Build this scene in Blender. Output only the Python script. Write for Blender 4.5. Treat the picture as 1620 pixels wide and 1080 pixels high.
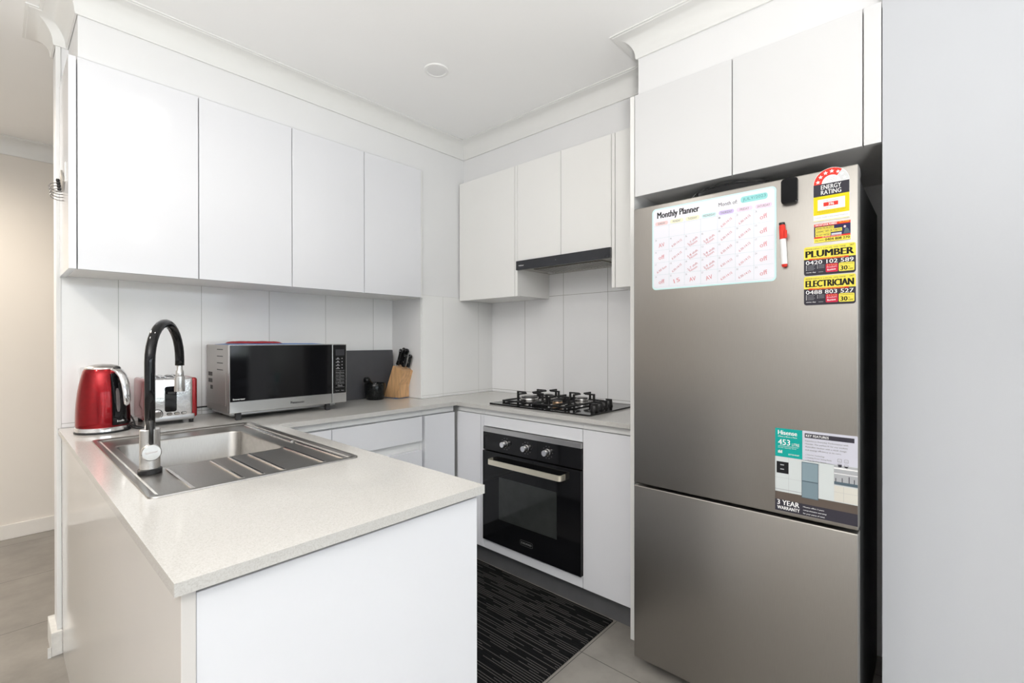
import bpy, bmesh, math, random
from mathutils import Vector, Matrix
for _o in list(bpy.data.objects): bpy.data.objects.remove(_o)
S = bpy.context.scene
COL = S.collection
R = math.radians
random.seed(7)

# ------------------------------------------------------------------ camera
cam = bpy.data.cameras.new('camera')
cam.sensor_fit = 'HORIZONTAL'; cam.sensor_width = 36.0
cam.lens = 743.25 / 1620 * 36.0
cam.clip_start = 0.02; cam.clip_end = 100
camo = bpy.data.objects.new('camera', cam); COL.objects.link(camo)
_a = R(47.88); _p = R(-0.092); _r = R(-0.057)
fw = Vector((math.sin(_a)*math.cos(_p), math.cos(_a)*math.cos(_p), math.sin(_p)))
rt = Vector((math.cos(_a), -math.sin(_a), 0)); up = rt.cross(fw)
r2 = rt*math.cos(_r) + up*math.sin(_r); u2 = -rt*math.sin(_r) + up*math.cos(_r)
camo.matrix_world = Matrix(((r2.x, u2.x, -fw.x, -2.309), (r2.y, u2.y, -fw.y, -2.576), (r2.z, u2.z, -fw.z, 1.227), (0, 0, 0, 1)))
S.camera = camo
# ------------------------------------------------------------------ colour management and light
S.view_settings.view_transform = 'Standard'; S.view_settings.look = 'None'
S.view_settings.exposure = 0.0; S.view_settings.gamma = 1.0
S.view_settings.use_curve_mapping = False
W = bpy.data.worlds.new('daylight'); S.world = W; W.use_nodes = True
W.node_tree.nodes['Background'].inputs[0].default_value = (0.80, 0.90, 1.0, 1)
W.node_tree.nodes['Background'].inputs[1].default_value = 2.2

def area(name, loc, target, sx, sy, power, color):
    l = bpy.data.lights.new(name, 'AREA'); l.shape = 'RECTANGLE'; l.size = sx; l.size_y = sy
    l.energy = power; l.color = color
    o = bpy.data.objects.new(name, l); COL.objects.link(o); o.location = loc
    o.rotation_euler = (Vector(target) - Vector(loc)).to_track_quat('-Z', 'Y').to_euler()
    return o
# daylight entering by the living room window behind the camera
area('window_daylight', (-1.3, -6.95, 1.35), (-1.6, 0, 1.6), 4.6, 1.8, 50, (0.88, 0.93, 1.0))
# added fill light standing in for a bounced flash, aimed up behind the camera
_f = area('ceiling_bounce_fill', (-3.5, -3.5, 0.6), (-3.35, -3.3, 2.478), 0.5, 0.5, 150, (1.0, 0.985, 0.96)); _f.data.spread = R(140)

# ------------------------------------------------------------------ materials
MATS = {}
def mat(name, col, rough=0.5, metal=0.0, noise=0.0, nscale=20, coat=0.0, bump=0.0, emit=0.0, spec=None, stretch=None, aniso=0, trans=0.0):
    if name in MATS: return MATS[name]
    m = bpy.data.materials.new(name); m.use_nodes = True
    nt = m.node_tree; b = nt.nodes['Principled BSDF']
    b.inputs['Base Color'].default_value = (*col, 1)
    b.inputs['Roughness'].default_value = rough; b.inputs['Metallic'].default_value = metal
    if coat: b.inputs['Coat Weight'].default_value = coat; b.inputs['Coat Roughness'].default_value = 0.04
    if spec is not None: b.inputs['Specular IOR Level'].default_value = spec
    if trans: b.inputs['Transmission Weight'].default_value = trans
    if emit: b.inputs['Emission Color'].default_value = (*col, 1); b.inputs['Emission Strength'].default_value = emit
    if aniso: b.inputs['Anisotropic'].default_value = aniso
    tc = nt.nodes.new('ShaderNodeTexCoord'); mp = nt.nodes.new('ShaderNodeMapping'); n = nt.nodes.new('ShaderNodeTexNoise')
    n.inputs['Scale'].default_value = nscale; n.inputs['Detail'].default_value = 4
    nt.links.new(tc.outputs['Object'], mp.inputs[0]); nt.links.new(mp.outputs[0], n.inputs['Vector'])
    if stretch: mp.inputs['Scale'].default_value = stretch
    if noise:
        r = nt.nodes.new('ShaderNodeValToRGB'); r.color_ramp.elements[0].position = 0.3; r.color_ramp.elements[1].position = 0.7
        r.color_ramp.elements[0].color = (*[c*(1-noise) for c in col], 1); r.color_ramp.elements[1].color = (*[min(1, c*(1+noise)) for c in col], 1)
        nt.links.new(n.outputs['Fac'], r.inputs[0]); nt.links.new(r.outputs[0], b.inputs['Base Color'])
    if bump:
        bp = nt.nodes.new('ShaderNodeBump'); bp.inputs['Strength'].default_value = bump; bp.inputs['Distance'].default_value = 0.002
        nt.links.new(n.outputs['Fac'], bp.inputs['Height']); nt.links.new(bp.outputs[0], b.inputs['Normal'])
    MATS[name] = m
    return m
def math_node(nt, op, a, b=None):
    n = nt.nodes.new('ShaderNodeMath'); n.operation = op
    for i, v in enumerate((a, b)):
        if v is None: continue
        if isinstance(v, (int, float)): n.inputs[i].default_value = v
        else: nt.links.new(v, n.inputs[i])
    return n.outputs[0]
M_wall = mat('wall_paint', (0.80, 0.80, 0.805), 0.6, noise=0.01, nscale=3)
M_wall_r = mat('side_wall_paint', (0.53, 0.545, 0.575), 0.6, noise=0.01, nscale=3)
M_ceil = mat('ceiling_paint', (0.93, 0.93, 0.925), 0.7, noise=0.005, nscale=3)
M_corn = mat('cornice_plaster', (0.80, 0.80, 0.785), 0.55, noise=0.005)
M_far = mat('far_room_paint', (0.78, 0.735, 0.68), 0.6, noise=0.015, nscale=2)
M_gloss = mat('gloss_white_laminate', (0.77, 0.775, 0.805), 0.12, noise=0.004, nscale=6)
M_satin_lit = mat('satin_white_laminate_lit', (0.89, 0.885, 0.865), 0.25, noise=0.004, nscale=6)  # white door laminate with light put into its colour, brighter and warmer
M_satin_dimmed = mat('satin_white_laminate_dimmed', (0.72, 0.72, 0.725), 0.42, noise=0.004, nscale=6)  # same white doors, colour darkened against the strong light above the fridge
M_side_shaded = mat('gloss_side_laminate_shaded', (0.66, 0.635, 0.61), 0.10, noise=0.01, nscale=2)  # white panel greyed in colour for its dim side and the floor it reflects
M_gap = mat('dark_gap', (0.06, 0.06, 0.06), 0.8, noise=0.1)
M_rail = mat('white_rail', (0.82, 0.82, 0.81), 0.35, noise=0.005)
M_black = mat('black_plastic', (0.012, 0.012, 0.013), 0.35, noise=0.1)
M_gblack = mat('gloss_black', (0.006, 0.006, 0.007), 0.06, noise=0.1, spec=0.36)
M_chrome = mat('chrome', (0.85, 0.85, 0.86), 0.08, 1.0, noise=0.02)
M_steel = mat('brushed_steel', (0.60, 0.59, 0.58), 0.27, 1.0, noise=0.06, nscale=30, stretch=(1, 60, 60))
M_sink = mat('sink_steel', (0.40, 0.385, 0.365), 0.33, 1.0, noise=0.08, nscale=40, stretch=(30, 1, 1))
M_alu = mat('satin_aluminium', (0.86, 0.80, 0.66), 0.38, 0.75, noise=0.02)
M_kick = mat('grey_kickboard', (0.13, 0.13, 0.135), 0.35, noise=0.1, nscale=8)
M_red = mat('metallic_red', (0.27, 0.004, 0.008), 0.24, 0.8, noise=0.12, nscale=60, coat=0.35)
M_wood = mat('pale_wood', (0.60, 0.36, 0.18), 0.45, noise=0.22, nscale=9, stretch=(8, 8, 1))
M_wood2 = mat('brown_wood', (0.30, 0.15, 0.07), 0.5, noise=0.2, nscale=9)
M_board = mat('charcoal_board', (0.075, 0.075, 0.082), 0.45, noise=0.05)
M_gran = mat('black_granite', (0.008, 0.009, 0.009), 0.12, noise=0.6, nscale=150, spec=0.3)
M_blue = mat('blue_cloth', (0.11, 0.22, 0.50), 0.9, noise=0.3, nscale=120, bump=0.5)
M_redc = mat('red_cloth', (0.28, 0.015, 0.025), 0.9, noise=0.3, nscale=160, bump=0.5)
M_white = mat('white_plastic', (0.85, 0.85, 0.84), 0.35, noise=0.005)
M_lens = mat('frosted_lens', (0.80, 0.80, 0.80), 0.4, noise=0.01)
M_rubber = mat('dark_rubber', (0.03, 0.03, 0.032), 0.6, noise=0.1)
M_fsteel = mat('fridge_steel', (0.38, 0.36, 0.335), 0.38, 1.0, noise=0.035, nscale=25, stretch=(1, 80, 1))
M_fside = mat('fridge_side_grey', (0.035, 0.035, 0.036), 0.4, noise=0.1)
M_dull = mat('worn_white_paint', (0.72, 0.71, 0.68), 0.5, noise=0.12, nscale=30)
M_gauge = mat('smoked_gauge', (0.16, 0.14, 0.14), 0.2, noise=0.15, nscale=60)
M_winglass = mat('oven_window_glass', (0.030, 0.033, 0.032), 0.08, noise=0.1)
M_filter = mat('filter_mesh', (0.25, 0.24, 0.21), 0.4, 0.8, noise=0.3, nscale=300)
M_copper = mat('burnt_brass', (0.62, 0.42, 0.28), 0.3, 1.0, noise=0.2)
def flat(name, col, rough=0.5): return mat(name, col, rough, noise=0.006, nscale=9, spec=0.15)
F_white = flat('print_white', (0.86, 0.86, 0.86)); F_black = flat('print_black', (0.015, 0.015, 0.017)); F_yel = flat('print_yellow', (0.80, 0.62, 0.015))
F_lyel = flat('print_light_yellow', (0.85, 0.72, 0.10)); F_red = flat('print_red', (0.72, 0.05, 0.035)); F_dred = flat('print_crimson', (0.60, 0.03, 0.07))
F_grey = flat('print_grey', (0.42, 0.43, 0.45)); F_teal = flat('print_teal', (0.01, 0.36, 0.32)); F_lil = flat('print_pale_lilac', (0.80, 0.81, 0.90))
F_aqua = flat('print_pale_aqua', (0.62, 0.84, 0.85)); F_line = flat('print_line', (0.55, 0.66, 0.70)); F_pen = flat('pen_red', (0.70, 0.28, 0.30))
F_pink = flat('print_pink', (0.85, 0.62, 0.62)); F_pur = flat('print_purple', (0.62, 0.52, 0.82)); F_cream = flat('print_cream', (0.85, 0.83, 0.62)); F_peach = flat('print_peach', (0.85, 0.66, 0.80))
F_dk = flat('print_charcoal', (0.045, 0.042, 0.055)); F_sl = flat('print_slate', (0.10, 0.14, 0.17)); F_brn = flat('print_brown', (0.12, 0.095, 0.08)); F_pc = flat('print_panel_white', (0.62, 0.66, 0.66)); F_lg = flat('print_light_grey', (0.60, 0.60, 0.68))
F_navy = flat('print_navy', (0.03, 0.03, 0.09)); F_tq = flat('print_turquoise', (0.32, 0.68, 0.68)); F_mg = flat('print_mid_grey', (0.30, 0.30, 0.31))

def tile_material(name, base, grout, pitch, off, gw, rough, axes=(0, 1), noise=0.05, nscale=3.0, bump=True):
    """tiles laid by world position; pitch/off give size and start per axis"""
    m = bpy.data.materials.new(name); m.use_nodes = True; nt = m.node_tree; b = nt.nodes['Principled BSDF']
    g = nt.nodes.new('ShaderNodeNewGeometry'); s = nt.nodes.new('ShaderNodeSeparateXYZ'); nt.links.new(g.outputs['Position'], s.inputs[0])
    ds = []
    for ax, pt, of in zip(axes, pitch, off):
        v = math_node(nt, 'DIVIDE', math_node(nt, 'SUBTRACT', s.outputs[ax], of - 50*pt), pt)
        f = math_node(nt, 'FRACT', v)
        d = math_node(nt, 'MULTIPLY', math_node(nt, 'MINIMUM', f, math_node(nt, 'SUBTRACT', 1.0, f)), pt)
        ds.append(d)
    d = ds[0]
    for k in ds[1:]: d = math_node(nt, 'MINIMUM', d, k)
    isg = math_node(nt, 'LESS_THAN', d, gw)
    n = nt.nodes.new('ShaderNodeTexNoise'); n.inputs['Scale'].default_value = nscale; n.inputs['Detail'].default_value = 8; n.inputs['Roughness'].default_value = 0.65
    nt.links.new(g.outputs['Position'], n.inputs['Vector'])
    r = nt.nodes.new('ShaderNodeValToRGB'); r.color_ramp.elements[0].position = 0.3; r.color_ramp.elements[1].position = 0.7
    r.color_ramp.elements[0].color = (*[c*(1-noise) for c in base], 1); r.color_ramp.elements[1].color = (*[c*(1+noise) for c in base], 1)
    nt.links.new(n.outputs['Fac'], r.inputs[0])
    mx = nt.nodes.new('ShaderNodeMix'); mx.data_type = 'RGBA'
    nt.links.new(isg, mx.inputs[0]); nt.links.new(r.outputs[0], mx.inputs[6]); mx.inputs[7].default_value = (*grout, 1)
    nt.links.new(mx.outputs[2], b.inputs['Base Color'])
    b.inputs['Roughness'].default_value = rough
    return m
M_floor = tile_material('grey_porcelain_tiles', (0.27, 0.25, 0.225), (0.07, 0.065, 0.06), (0.62, 0.62), (-0.753, 0.322), 0.0016, 0.38, noise=0.22, nscale=3.5)
M_tileA = tile_material('white_wall_tiles', (0.90, 0.90, 0.90), (0.50, 0.50, 0.48), (0.303, 0.6), (-1.345, 0.90), 0.0012, 0.10, axes=(0, 2), noise=0.01)
M_tileC = tile_material('white_column_tiles', (0.87, 0.87, 0.86), (0.62, 0.62, 0.59), (0.303, 0.6), (-0.135, 0.90), 0.0012, 0.12, axes=(0, 2), noise=0.01)
M_tileB = tile_material('white_hob_tiles', (0.91, 0.91, 0.92), (0.42, 0.41, 0.39), (0.3035, 0.6), (-0.607, 0.90), 0.0013, 0.10, axes=(1, 2), noise=0.01)

def stone():
    m = bpy.data.materials.new('speckled_quartz'); m.use_nodes = True; nt = m.node_tree; b = nt.nodes['Principled BSDF']
    tc = nt.nodes.new('ShaderNodeTexCoord'); n = nt.nodes.new('ShaderNodeTexNoise'); n.inputs['Scale'].default_value = 420; n.inputs['Detail'].default_value = 3
    nt.links.new(tc.outputs['Object'], n.inputs['Vector'])
    r = nt.nodes.new('ShaderNodeValToRGB'); e = r.color_ramp.elements
    e[0].position = 0.30; e[0].color = (0.49, 0.475, 0.45, 1); e[1].position = 0.46; e[1].color = (0.56, 0.545, 0.52, 1)
    x = r.color_ramp.elements.new(0.66); x.color = (0.60, 0.59, 0.57, 1)
    nt.links.new(n.outputs['Fac'], r.inputs[0]); nt.links.new(r.outputs[0], b.inputs['Base Color'])
    b.inputs['Roughness'].default_value = 0.13
    return m
M_stone = stone()
def matting():
    m = bpy.data.materials.new('ribbed_mat'); m.use_nodes = True; nt = m.node_tree; b = nt.nodes['Principled BSDF']
    g = nt.nodes.new('ShaderNodeNewGeometry'); s = nt.nodes.new('ShaderNodeSeparateXYZ'); nt.links.new(g.outputs['Position'], s.inputs[0])
    row = math_node(nt, 'MULTIPLY', s.outputs[0], 1/0.0115)
    fr = math_node(nt, 'FRACT', math_node(nt, 'ADD', row, 500.0)); ri = math_node(nt, 'FLOOR', row)
    line = math_node(nt, 'LESS_THAN', fr, 0.17)
    wn = nt.nodes.new('ShaderNodeTexWhiteNoise'); wn.noise_dimensions = '2D'; cx = nt.nodes.new('ShaderNodeCombineXYZ')
    nt.links.new(ri, cx.inputs[0])
    seg = math_node(nt, 'FLOOR', math_node(nt, 'ADD', math_node(nt, 'MULTIPLY', s.outputs[1], 1/0.10), math_node(nt, 'MULTIPLY', ri, 0.37)))
    nt.links.new(seg, cx.inputs[1]); nt.links.new(cx.outputs[0], wn.inputs['Vector'])
    on = math_node(nt, 'GREATER_THAN', wn.outputs['Value'], 0.35)
    f = math_node(nt, 'MULTIPLY', line, on)
    mx = nt.nodes.new('ShaderNodeMix'); mx.data_type = 'RGBA'; nt.links.new(f, mx.inputs[0])
    mx.inputs[6].default_value = (0.006, 0.006, 0.0065, 1); mx.inputs[7].default_value = (0.14, 0.13, 0.125, 1)
    nt.links.new(mx.outputs[2], b.inputs['Base Color']); b.inputs['Roughness'].default_value = 0.85; b.inputs['Specular IOR Level'].default_value = 0.15
    bp = nt.nodes.new('ShaderNodeBump'); bp.inputs['Strength'].default_value = 0.6; bp.inputs['Distance'].default_value = 0.002
    nt.links.new(math_node(nt, 'SINE', math_node(nt, 'MULTIPLY', row, 6.2832)), bp.inputs['Height']); nt.links.new(bp.outputs[0], b.inputs['Normal'])
    return m
M_mat = matting()

# ------------------------------------------------------------------ helpers
class G:
    def __init__(s): s.b = bmesh.new()
    def box(s, x0, x1, y0, y1, z0, z1, bev=0.0, seg=2, mi=0):
        x0, x1 = min(x0, x1), max(x0, x1); y0, y1 = min(y0, y1), max(y0, y1); z0, z1 = min(z0, z1), max(z0, z1)
        vs = [s.b.verts.new(p) for p in ((x0,y0,z0),(x1,y0,z0),(x1,y1,z0),(x0,y1,z0),(x0,y0,z1),(x1,y0,z1),(x1,y1,z1),(x0,y1,z1))]
        fs = [s.b.faces.new([vs[i] for i in f]) for f in ((3,2,1,0),(4,5,6,7),(0,1,5,4),(1,2,6,5),(2,3,7,6),(3,0,4,7))]
        for f in fs: f.material_index = mi
        if bev:
            es = list({e for f in fs for e in f.edges})
            r = bmesh.ops.bevel(s.b, geom=es, offset=bev, segments=seg, profile=0.5, affect='EDGES')
            for f in r['faces']: f.material_index = mi
        return s
    def prism(s, pts, axis, a0, a1, mi=0, bev=0.0):
        """extrude 2D outline along axis ('x','y','z'); pts are the two other coordinates in order"""
        def P(p, a): return {'x': (a, p[0], p[1]), 'y': (p[0], a, p[1]), 'z': (p[0], p[1], a)}[axis]
        A = [s.b.verts.new(P(p, a0)) for p in pts]; B = [s.b.verts.new(P(p, a1)) for p in pts]
        fs = [s.b.faces.new(A), s.b.faces.new(B[::-1])]
        n = len(pts)
        for i in range(n): fs.append(s.b.faces.new((A[i], B[i], B[(i+1) % n], A[(i+1) % n])))
        for f in fs: f.material_index = mi
        if bev:
            r = bmesh.ops.bevel(s.b, geom=list({e for f in fs[:2] for e in f.edges}), offset=bev, segments=2, profile=0.5, affect='EDGES')
            for f in r['faces']: f.material_index = mi
        return s
    def tube(s, pts, rad, n=12, mi=0, caps=True):
        pts = [Vector(p) for p in pts]; rads = rad if isinstance(rad, (list, tuple)) else [rad]*len(pts)
        rings = []; prev = None
        for i, p in enumerate(pts):
            t = (pts[min(i+1, len(pts)-1)] - pts[max(i-1, 0)]).normalized()
            if prev is None:
                a = Vector((0, 0, 1)) if abs(t.z) < 0.9 else Vector((1, 0, 0)); u = t.cross(a).normalized()
            else: u = (prev - t*prev.dot(t)).normalized()
            prev = u; w = t.cross(u)
            rings.append([s.b.verts.new(p + (u*math.cos(2*math.pi*k/n) + w*math.sin(2*math.pi*k/n))*rads[i]) for k in range(n)])
        for a, b_ in zip(rings, rings[1:]):
            for k in range(n):
                f = s.b.faces.new((a[k], a[(k+1) % n], b_[(k+1) % n], b_[k])); f.smooth = True; f.material_index = mi
        if caps:
            for r_ in (rings[0][::-1], rings[-1]):
                f = s.b.faces.new(r_); f.material_index = mi
        return s
    def lathe(s, prof, c, n=40, mi=0, axis=(0, 0, 1), sx=1, sy=1, ang0=0.0, ang1=None):
        """prof: list of (radius, height) about axis through c"""
        ax = Vector(axis).normalized(); a = Vector((0, 0, 1)) if abs(ax.z) < 0.9 else Vector((1, 0, 0))
        u = a.cross(ax).normalized() if abs(ax.z) < 0.9 else Vector((1, 0, 0)); w = ax.cross(u); c = Vector(c)
        full = ang1 is None; m = n if full else n+1
        rings = []
        for r_, h in prof:
            if r_ < 1e-6: rings.append([s.b.verts.new(c + ax*h)]); continue
            rings.append([s.b.verts.new(c + ax*h + (u*sx*math.cos(t) + w*sy*math.sin(t))*r_) for t in [(ang0 + (2*math.pi if full else ang1-ang0)*k/n) for k in range(m)]])
        for A, B in zip(rings, rings[1:]):
            for k in range(n if full else m-1):
                k2 = (k+1) % m
                if len(A) == 1 and len(B) == 1: continue
                if len(A) == 1: f = s.b.faces.new((A[0], B[k2], B[k]))
                elif len(B) == 1: f = s.b.faces.new((A[k], A[k2], B[0]))
                else: f = s.b.faces.new((A[k], A[k2], B[k2], B[k]))
                f.smooth = True; f.material_index = mi
        return s
    def quad(s, a, b, c, d, mi=0):
        f = s.b.faces.new([s.b.verts.new(p) for p in (a, b, c, d)]); f.material_index = mi; return s
    def xf(s, mtx): bmesh.ops.transform(s.b, matrix=mtx, verts=s.b.verts); return s
    def obj(s, name, m, parent=None, smooth=None, fix=True):
        if fix: bmesh.ops.recalc_face_normals(s.b, faces=s.b.faces)
        me = bpy.data.meshes.new(name); o = bpy.data.objects.new(name, me)
        if parent is not None:
            w = wloc(parent)
        else:
            xs = [v.co for v in s.b.verts]
            w = Vector(((min(v.x for v in xs)+max(v.x for v in xs))/2, (min(v.y for v in xs)+max(v.y for v in xs))/2, min(v.z for v in xs)))
            o.location = w
        bmesh.ops.translate(s.b, vec=-w, verts=s.b.verts)
        s.b.to_mesh(me); s.b.free()
        for k in (m if isinstance(m, (list, tuple)) else [m]): me.materials.append(k)
        if smooth:
            for p in me.polygons: p.use_smooth = True
            me.set_sharp_from_angle(angle=R(smooth))
        COL.objects.link(o)
        if parent is not None: o.parent = parent
        return o
def wloc(o):
    v = Vector(o.location)
    while o.parent: o = o.parent; v += Vector(o.location)
    return v
def thing(name, label, cat, loc, group=None):
    o = bpy.data.objects.new(name, None); COL.objects.link(o); o.location = loc; o.empty_display_size = 0.05
    return tag(o, label, cat, group)
def tag(o, label, cat, group=None):
    o['label'] = label; o['category'] = cat
    if group: o['group'] = group
    return o
def struct(o): o['kind'] = 'structure'; return o
def copy_tree(o, delta, label, group=None):
    c = o.copy(); COL.objects.link(c); c.location = Vector(o.location) + Vector(delta); c['label'] = label
    if group: c['group'] = group
    def rec(src, dst):
        for ch in [q for q in src.children]:
            d = ch.copy(); COL.objects.link(d); d.parent = dst; rec(ch, d)
    rec(o, c); return c
def rrect(u0, v0, u1, v1, r, n=5):
    pts = []
    for cx, cy, a in ((u1-r, v0+r, -90), (u1-r, v1-r, 0), (u0+r, v1-r, 90), (u0+r, v0+r, 180)):
        for k in range(n+1):
            t = R(a + 90*k/n); pts.append((cx + r*math.cos(t), cy + r*math.sin(t)))
    return pts

_TXT = {}
def text_polys(txt, bold):
    key = (txt, bold)
    if key in _TXT: return _TXT[key]
    cu = bpy.data.curves.new('t', 'FONT'); cu.body = txt; cu.size = 1.0; cu.resolution_u = 2; cu.offset = bold; cu.fill_mode = 'FRONT'
    ob = bpy.data.objects.new('t', cu); COL.objects.link(ob)
    bpy.context.view_layer.update()
    me = bpy.data.meshes.new_from_object(ob.evaluated_get(bpy.context.evaluated_depsgraph_get()))
    vs = [(v.co.x, v.co.y) for v in me.vertices]; fs = [list(p.vertices) for p in me.polygons]
    bpy.data.objects.remove(ob); bpy.data.curves.remove(cu); bpy.data.meshes.remove(me)
    _TXT[key] = (vs, fs); return _TXT[key]
class Art:
    """a printed flat thing: slab with layers of ink; o origin, u right, v up, n outward"""
    def __init__(s, o, u, v, n):
        s.o, s.u, s.v, s.n = Vector(o), Vector(u), Vector(v), Vector(n); s.g = G(); s.m = []; s.lay = 0
    def mi(s, m):
        if m not in s.m: s.m.append(m)
        return s.m.index(m)
    def P(s, a, b, h): return s.o + s.u*a + s.v*b + s.n*h
    def slab(s, pts, t, m):
        k = s.mi(m); A = [s.g.b.verts.new(s.P(a, b, 0)) for a, b in pts]; B = [s.g.b.verts.new(s.P(a, b, t)) for a, b in pts]
        n = len(pts); fs = [s.g.b.faces.new(A[::-1]), s.g.b.faces.new(B)] + [s.g.b.faces.new((A[i], A[(i+1) % n], B[(i+1) % n], B[i])) for i in range(n)]
        for f in fs: f.material_index = k
        s.t = t; return s
    def poly(s, pts, m, L=1):
        f = s.g.b.faces.new([s.g.b.verts.new(s.P(a, b, s.t + L*0.00022)) for a, b in pts]); f.material_index = s.mi(m); return s
    def rect(s, a0, b0, a1, b1, m, L=1, r=0): return s.poly(rrect(a0, b0, a1, b1, r) if r else [(a0, b0), (a1, b0), (a1, b1), (a0, b1)], m, L)
    def line(s, a0, b0, a1, b1, w, m, L=1):
        d = Vector((a1-a0, b1-b0)); q = Vector((-d.y, d.x)).normalized()*w/2
        return s.poly([(a0-q.x, b0-q.y), (a1-q.x, b1-q.y), (a1+q.x, b1+q.y), (a0+q.x, b0+q.y)], m, L)
    def text(s, txt, a0, b0, a1, b1, m, bold=0.0, rot=0.0, L=2):
        vs, fs = text_polys(txt, 0.0)
        if not vs: return s
        x0, x1 = min(v[0] for v in vs), max(v[0] for v in vs); y0, y1 = min(v[1] for v in vs), max(v[1] for v in vs)
        cx, cy = (a0+a1)/2, (b0+b1)/2; sx, sy = (a1-a0)/(x1-x0), (b1-b0)/(y1-y0); c_, s_ = math.cos(rot), math.sin(rot)
        k = s.mi(m); em = abs(b1-b0)
        for sh in ((0.0,) if not bold else (-bold*1.6*em, 0.0, bold*1.6*em)):
            nv = []
            for x, y in vs:
                p, q = (x-(x0+x1)/2)*sx + sh, (y-(y0+y1)/2)*sy
                nv.append(s.g.b.verts.new(s.P(cx + p*c_ - q*s_, cy + p*s_ + q*c_, s.t + L*0.00022 + sh*0.002)))
            for f in fs:
                try: s.g.b.faces.new([nv[i] for i in f]).material_index = k
                except ValueError: pass
        return s
    def star(s, a, b, r, m, L=2, rot=0):
        return s.poly([(a + (r if i % 2 == 0 else r*0.42)*math.sin(rot+i*math.pi/5), b + (r if i % 2 == 0 else r*0.42)*math.cos(rot+i*math.pi/5)) for i in range(10)], m, L)
    def obj(s, name, parent=None):
        o = s.g.obj(name, s.m, parent, fix=False); return o

WT = 0.883          # worktop height
CE = 2.478          # ceiling height
ZU0, ZU1 = 1.481, 2.225   # upper cabinets
# ------------------------------------------------------------------ room shell
struct(G().box(-5.6, 2.6, -7.1, 1.9, -0.10, 0).obj('floor', M_floor))
struct(G().box(-5.6, 2.6, -7.1, 1.9, CE, CE+0.1).obj('ceiling', M_ceil))
struct(G().box(-2.139, 0.10, 0.0, 0.12, 0, CE).obj('wall_back', M_wall))
struct(G().box(0.0, 0.10, -2.455, 0.0, 0, CE).obj('wall_hob_side', M_wall))
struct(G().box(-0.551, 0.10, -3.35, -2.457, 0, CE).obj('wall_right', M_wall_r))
struct(G().box(-0.597, 0.0, -0.303, 0.0, WT, CE).obj('wall_corner_column', M_wall))
struct(G().box(-0.597, 0.0, -0.303, 0.0, 0, WT-0.021).obj('wall_corner_column_base', M_wall))
struct(G().box(-5.6, 2.6, 1.703, 1.9, 0, CE).obj('wall_far', M_far))
struct(G().box(2.5, 2.6, -7.1, 1.703, 0, CE).obj('wall_living_right', M_wall))
def wall_with_hole(name, axis, p0, p1, a0, a1, h0, h1, z0, z1):
    g = G()
    def bx(q0, q1, zz0, zz1):
        g.box(p0, p1, q0, q1, zz0, zz1) if axis == 'x' else g.box(q0, q1, p0, p1, zz0, zz1)
    bx(a0, h0, 0, CE); bx(h1, a1, 0, CE)
    if z0 > 0: bx(h0, h1, 0, z0)
    bx(h0, h1, z1, CE)
    return struct(g.obj(name, M_wall))
wall_with_hole('wall_rear', 'y', -7.1, -7.0, -5.6, 2.5, -4.5, 1.9, 0.4, 2.3)
struct(G().box(-5.6, -5.5, -7.0, 1.703, 0, CE).obj('wall_left', M_wall))
def window(name, axis, p, a0, a1, z0, z1, bars):
    g = G(); t = 0.05
    def bx(q0, q1, zz0, zz1):
        g.box(p-0.03, p+0.03, q0, q1, zz0, zz1) if axis == 'x' else g.box(q0, q1, p-0.03, p+0.03, zz0, zz1)
    bx(a0, a0+t, z0, z1); bx(a1-t, a1, z0, z1); bx(a0+t, a1-t, z0, z0+t); bx(a0+t, a1-t, z1-t, z1)
    for b_ in bars: bx(b_-t/2, b_+t/2, z0+t, z1-t)
    return struct(g.obj(name, M_rail))
window('window_1', 'y', -7.05, -4.5, 1.9, 0.4, 2.3, (-2.4, -0.3))
# bulkheads above the upper cabinets
struct(G().box(-2.103, -0.597, -0.303, 0.0, ZU1+0.001, CE).obj('wall_bulkhead_back', M_gloss if False else M_wall))
struct(G().box(-0.258, 0.0, -1.66, -0.303, ZU1+0.001, CE).obj('wall_bulkhead_hob', M_wall))
struct(G().box(-0.515, 0.0, -2.457, -1.66, ZU1+0.001, CE).obj('wall_bulkhead_fridge', M_wall))
# splashback tiles
struct(G().box(-2.139, -0.597, -0.006, -0.0005, WT+0.001, 1.52).obj('wall_tiles_back', M_tileA))
struct(G().box(-0.597, -0.0065, -0.309, -0.3035, WT+0.001, 1.50).obj('wall_tiles_column', M_tileC))
struct(G().box(-0.603, -0.5975, -0.303, -0.0065, WT+0.001, 1.50).obj('wall_tiles_return', M_wall))
struct(G().box(-0.006, -0.0005, -1.64, -0.309, WT+0.001, 1.66).obj('wall_tiles_hob', M_tileB))

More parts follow.
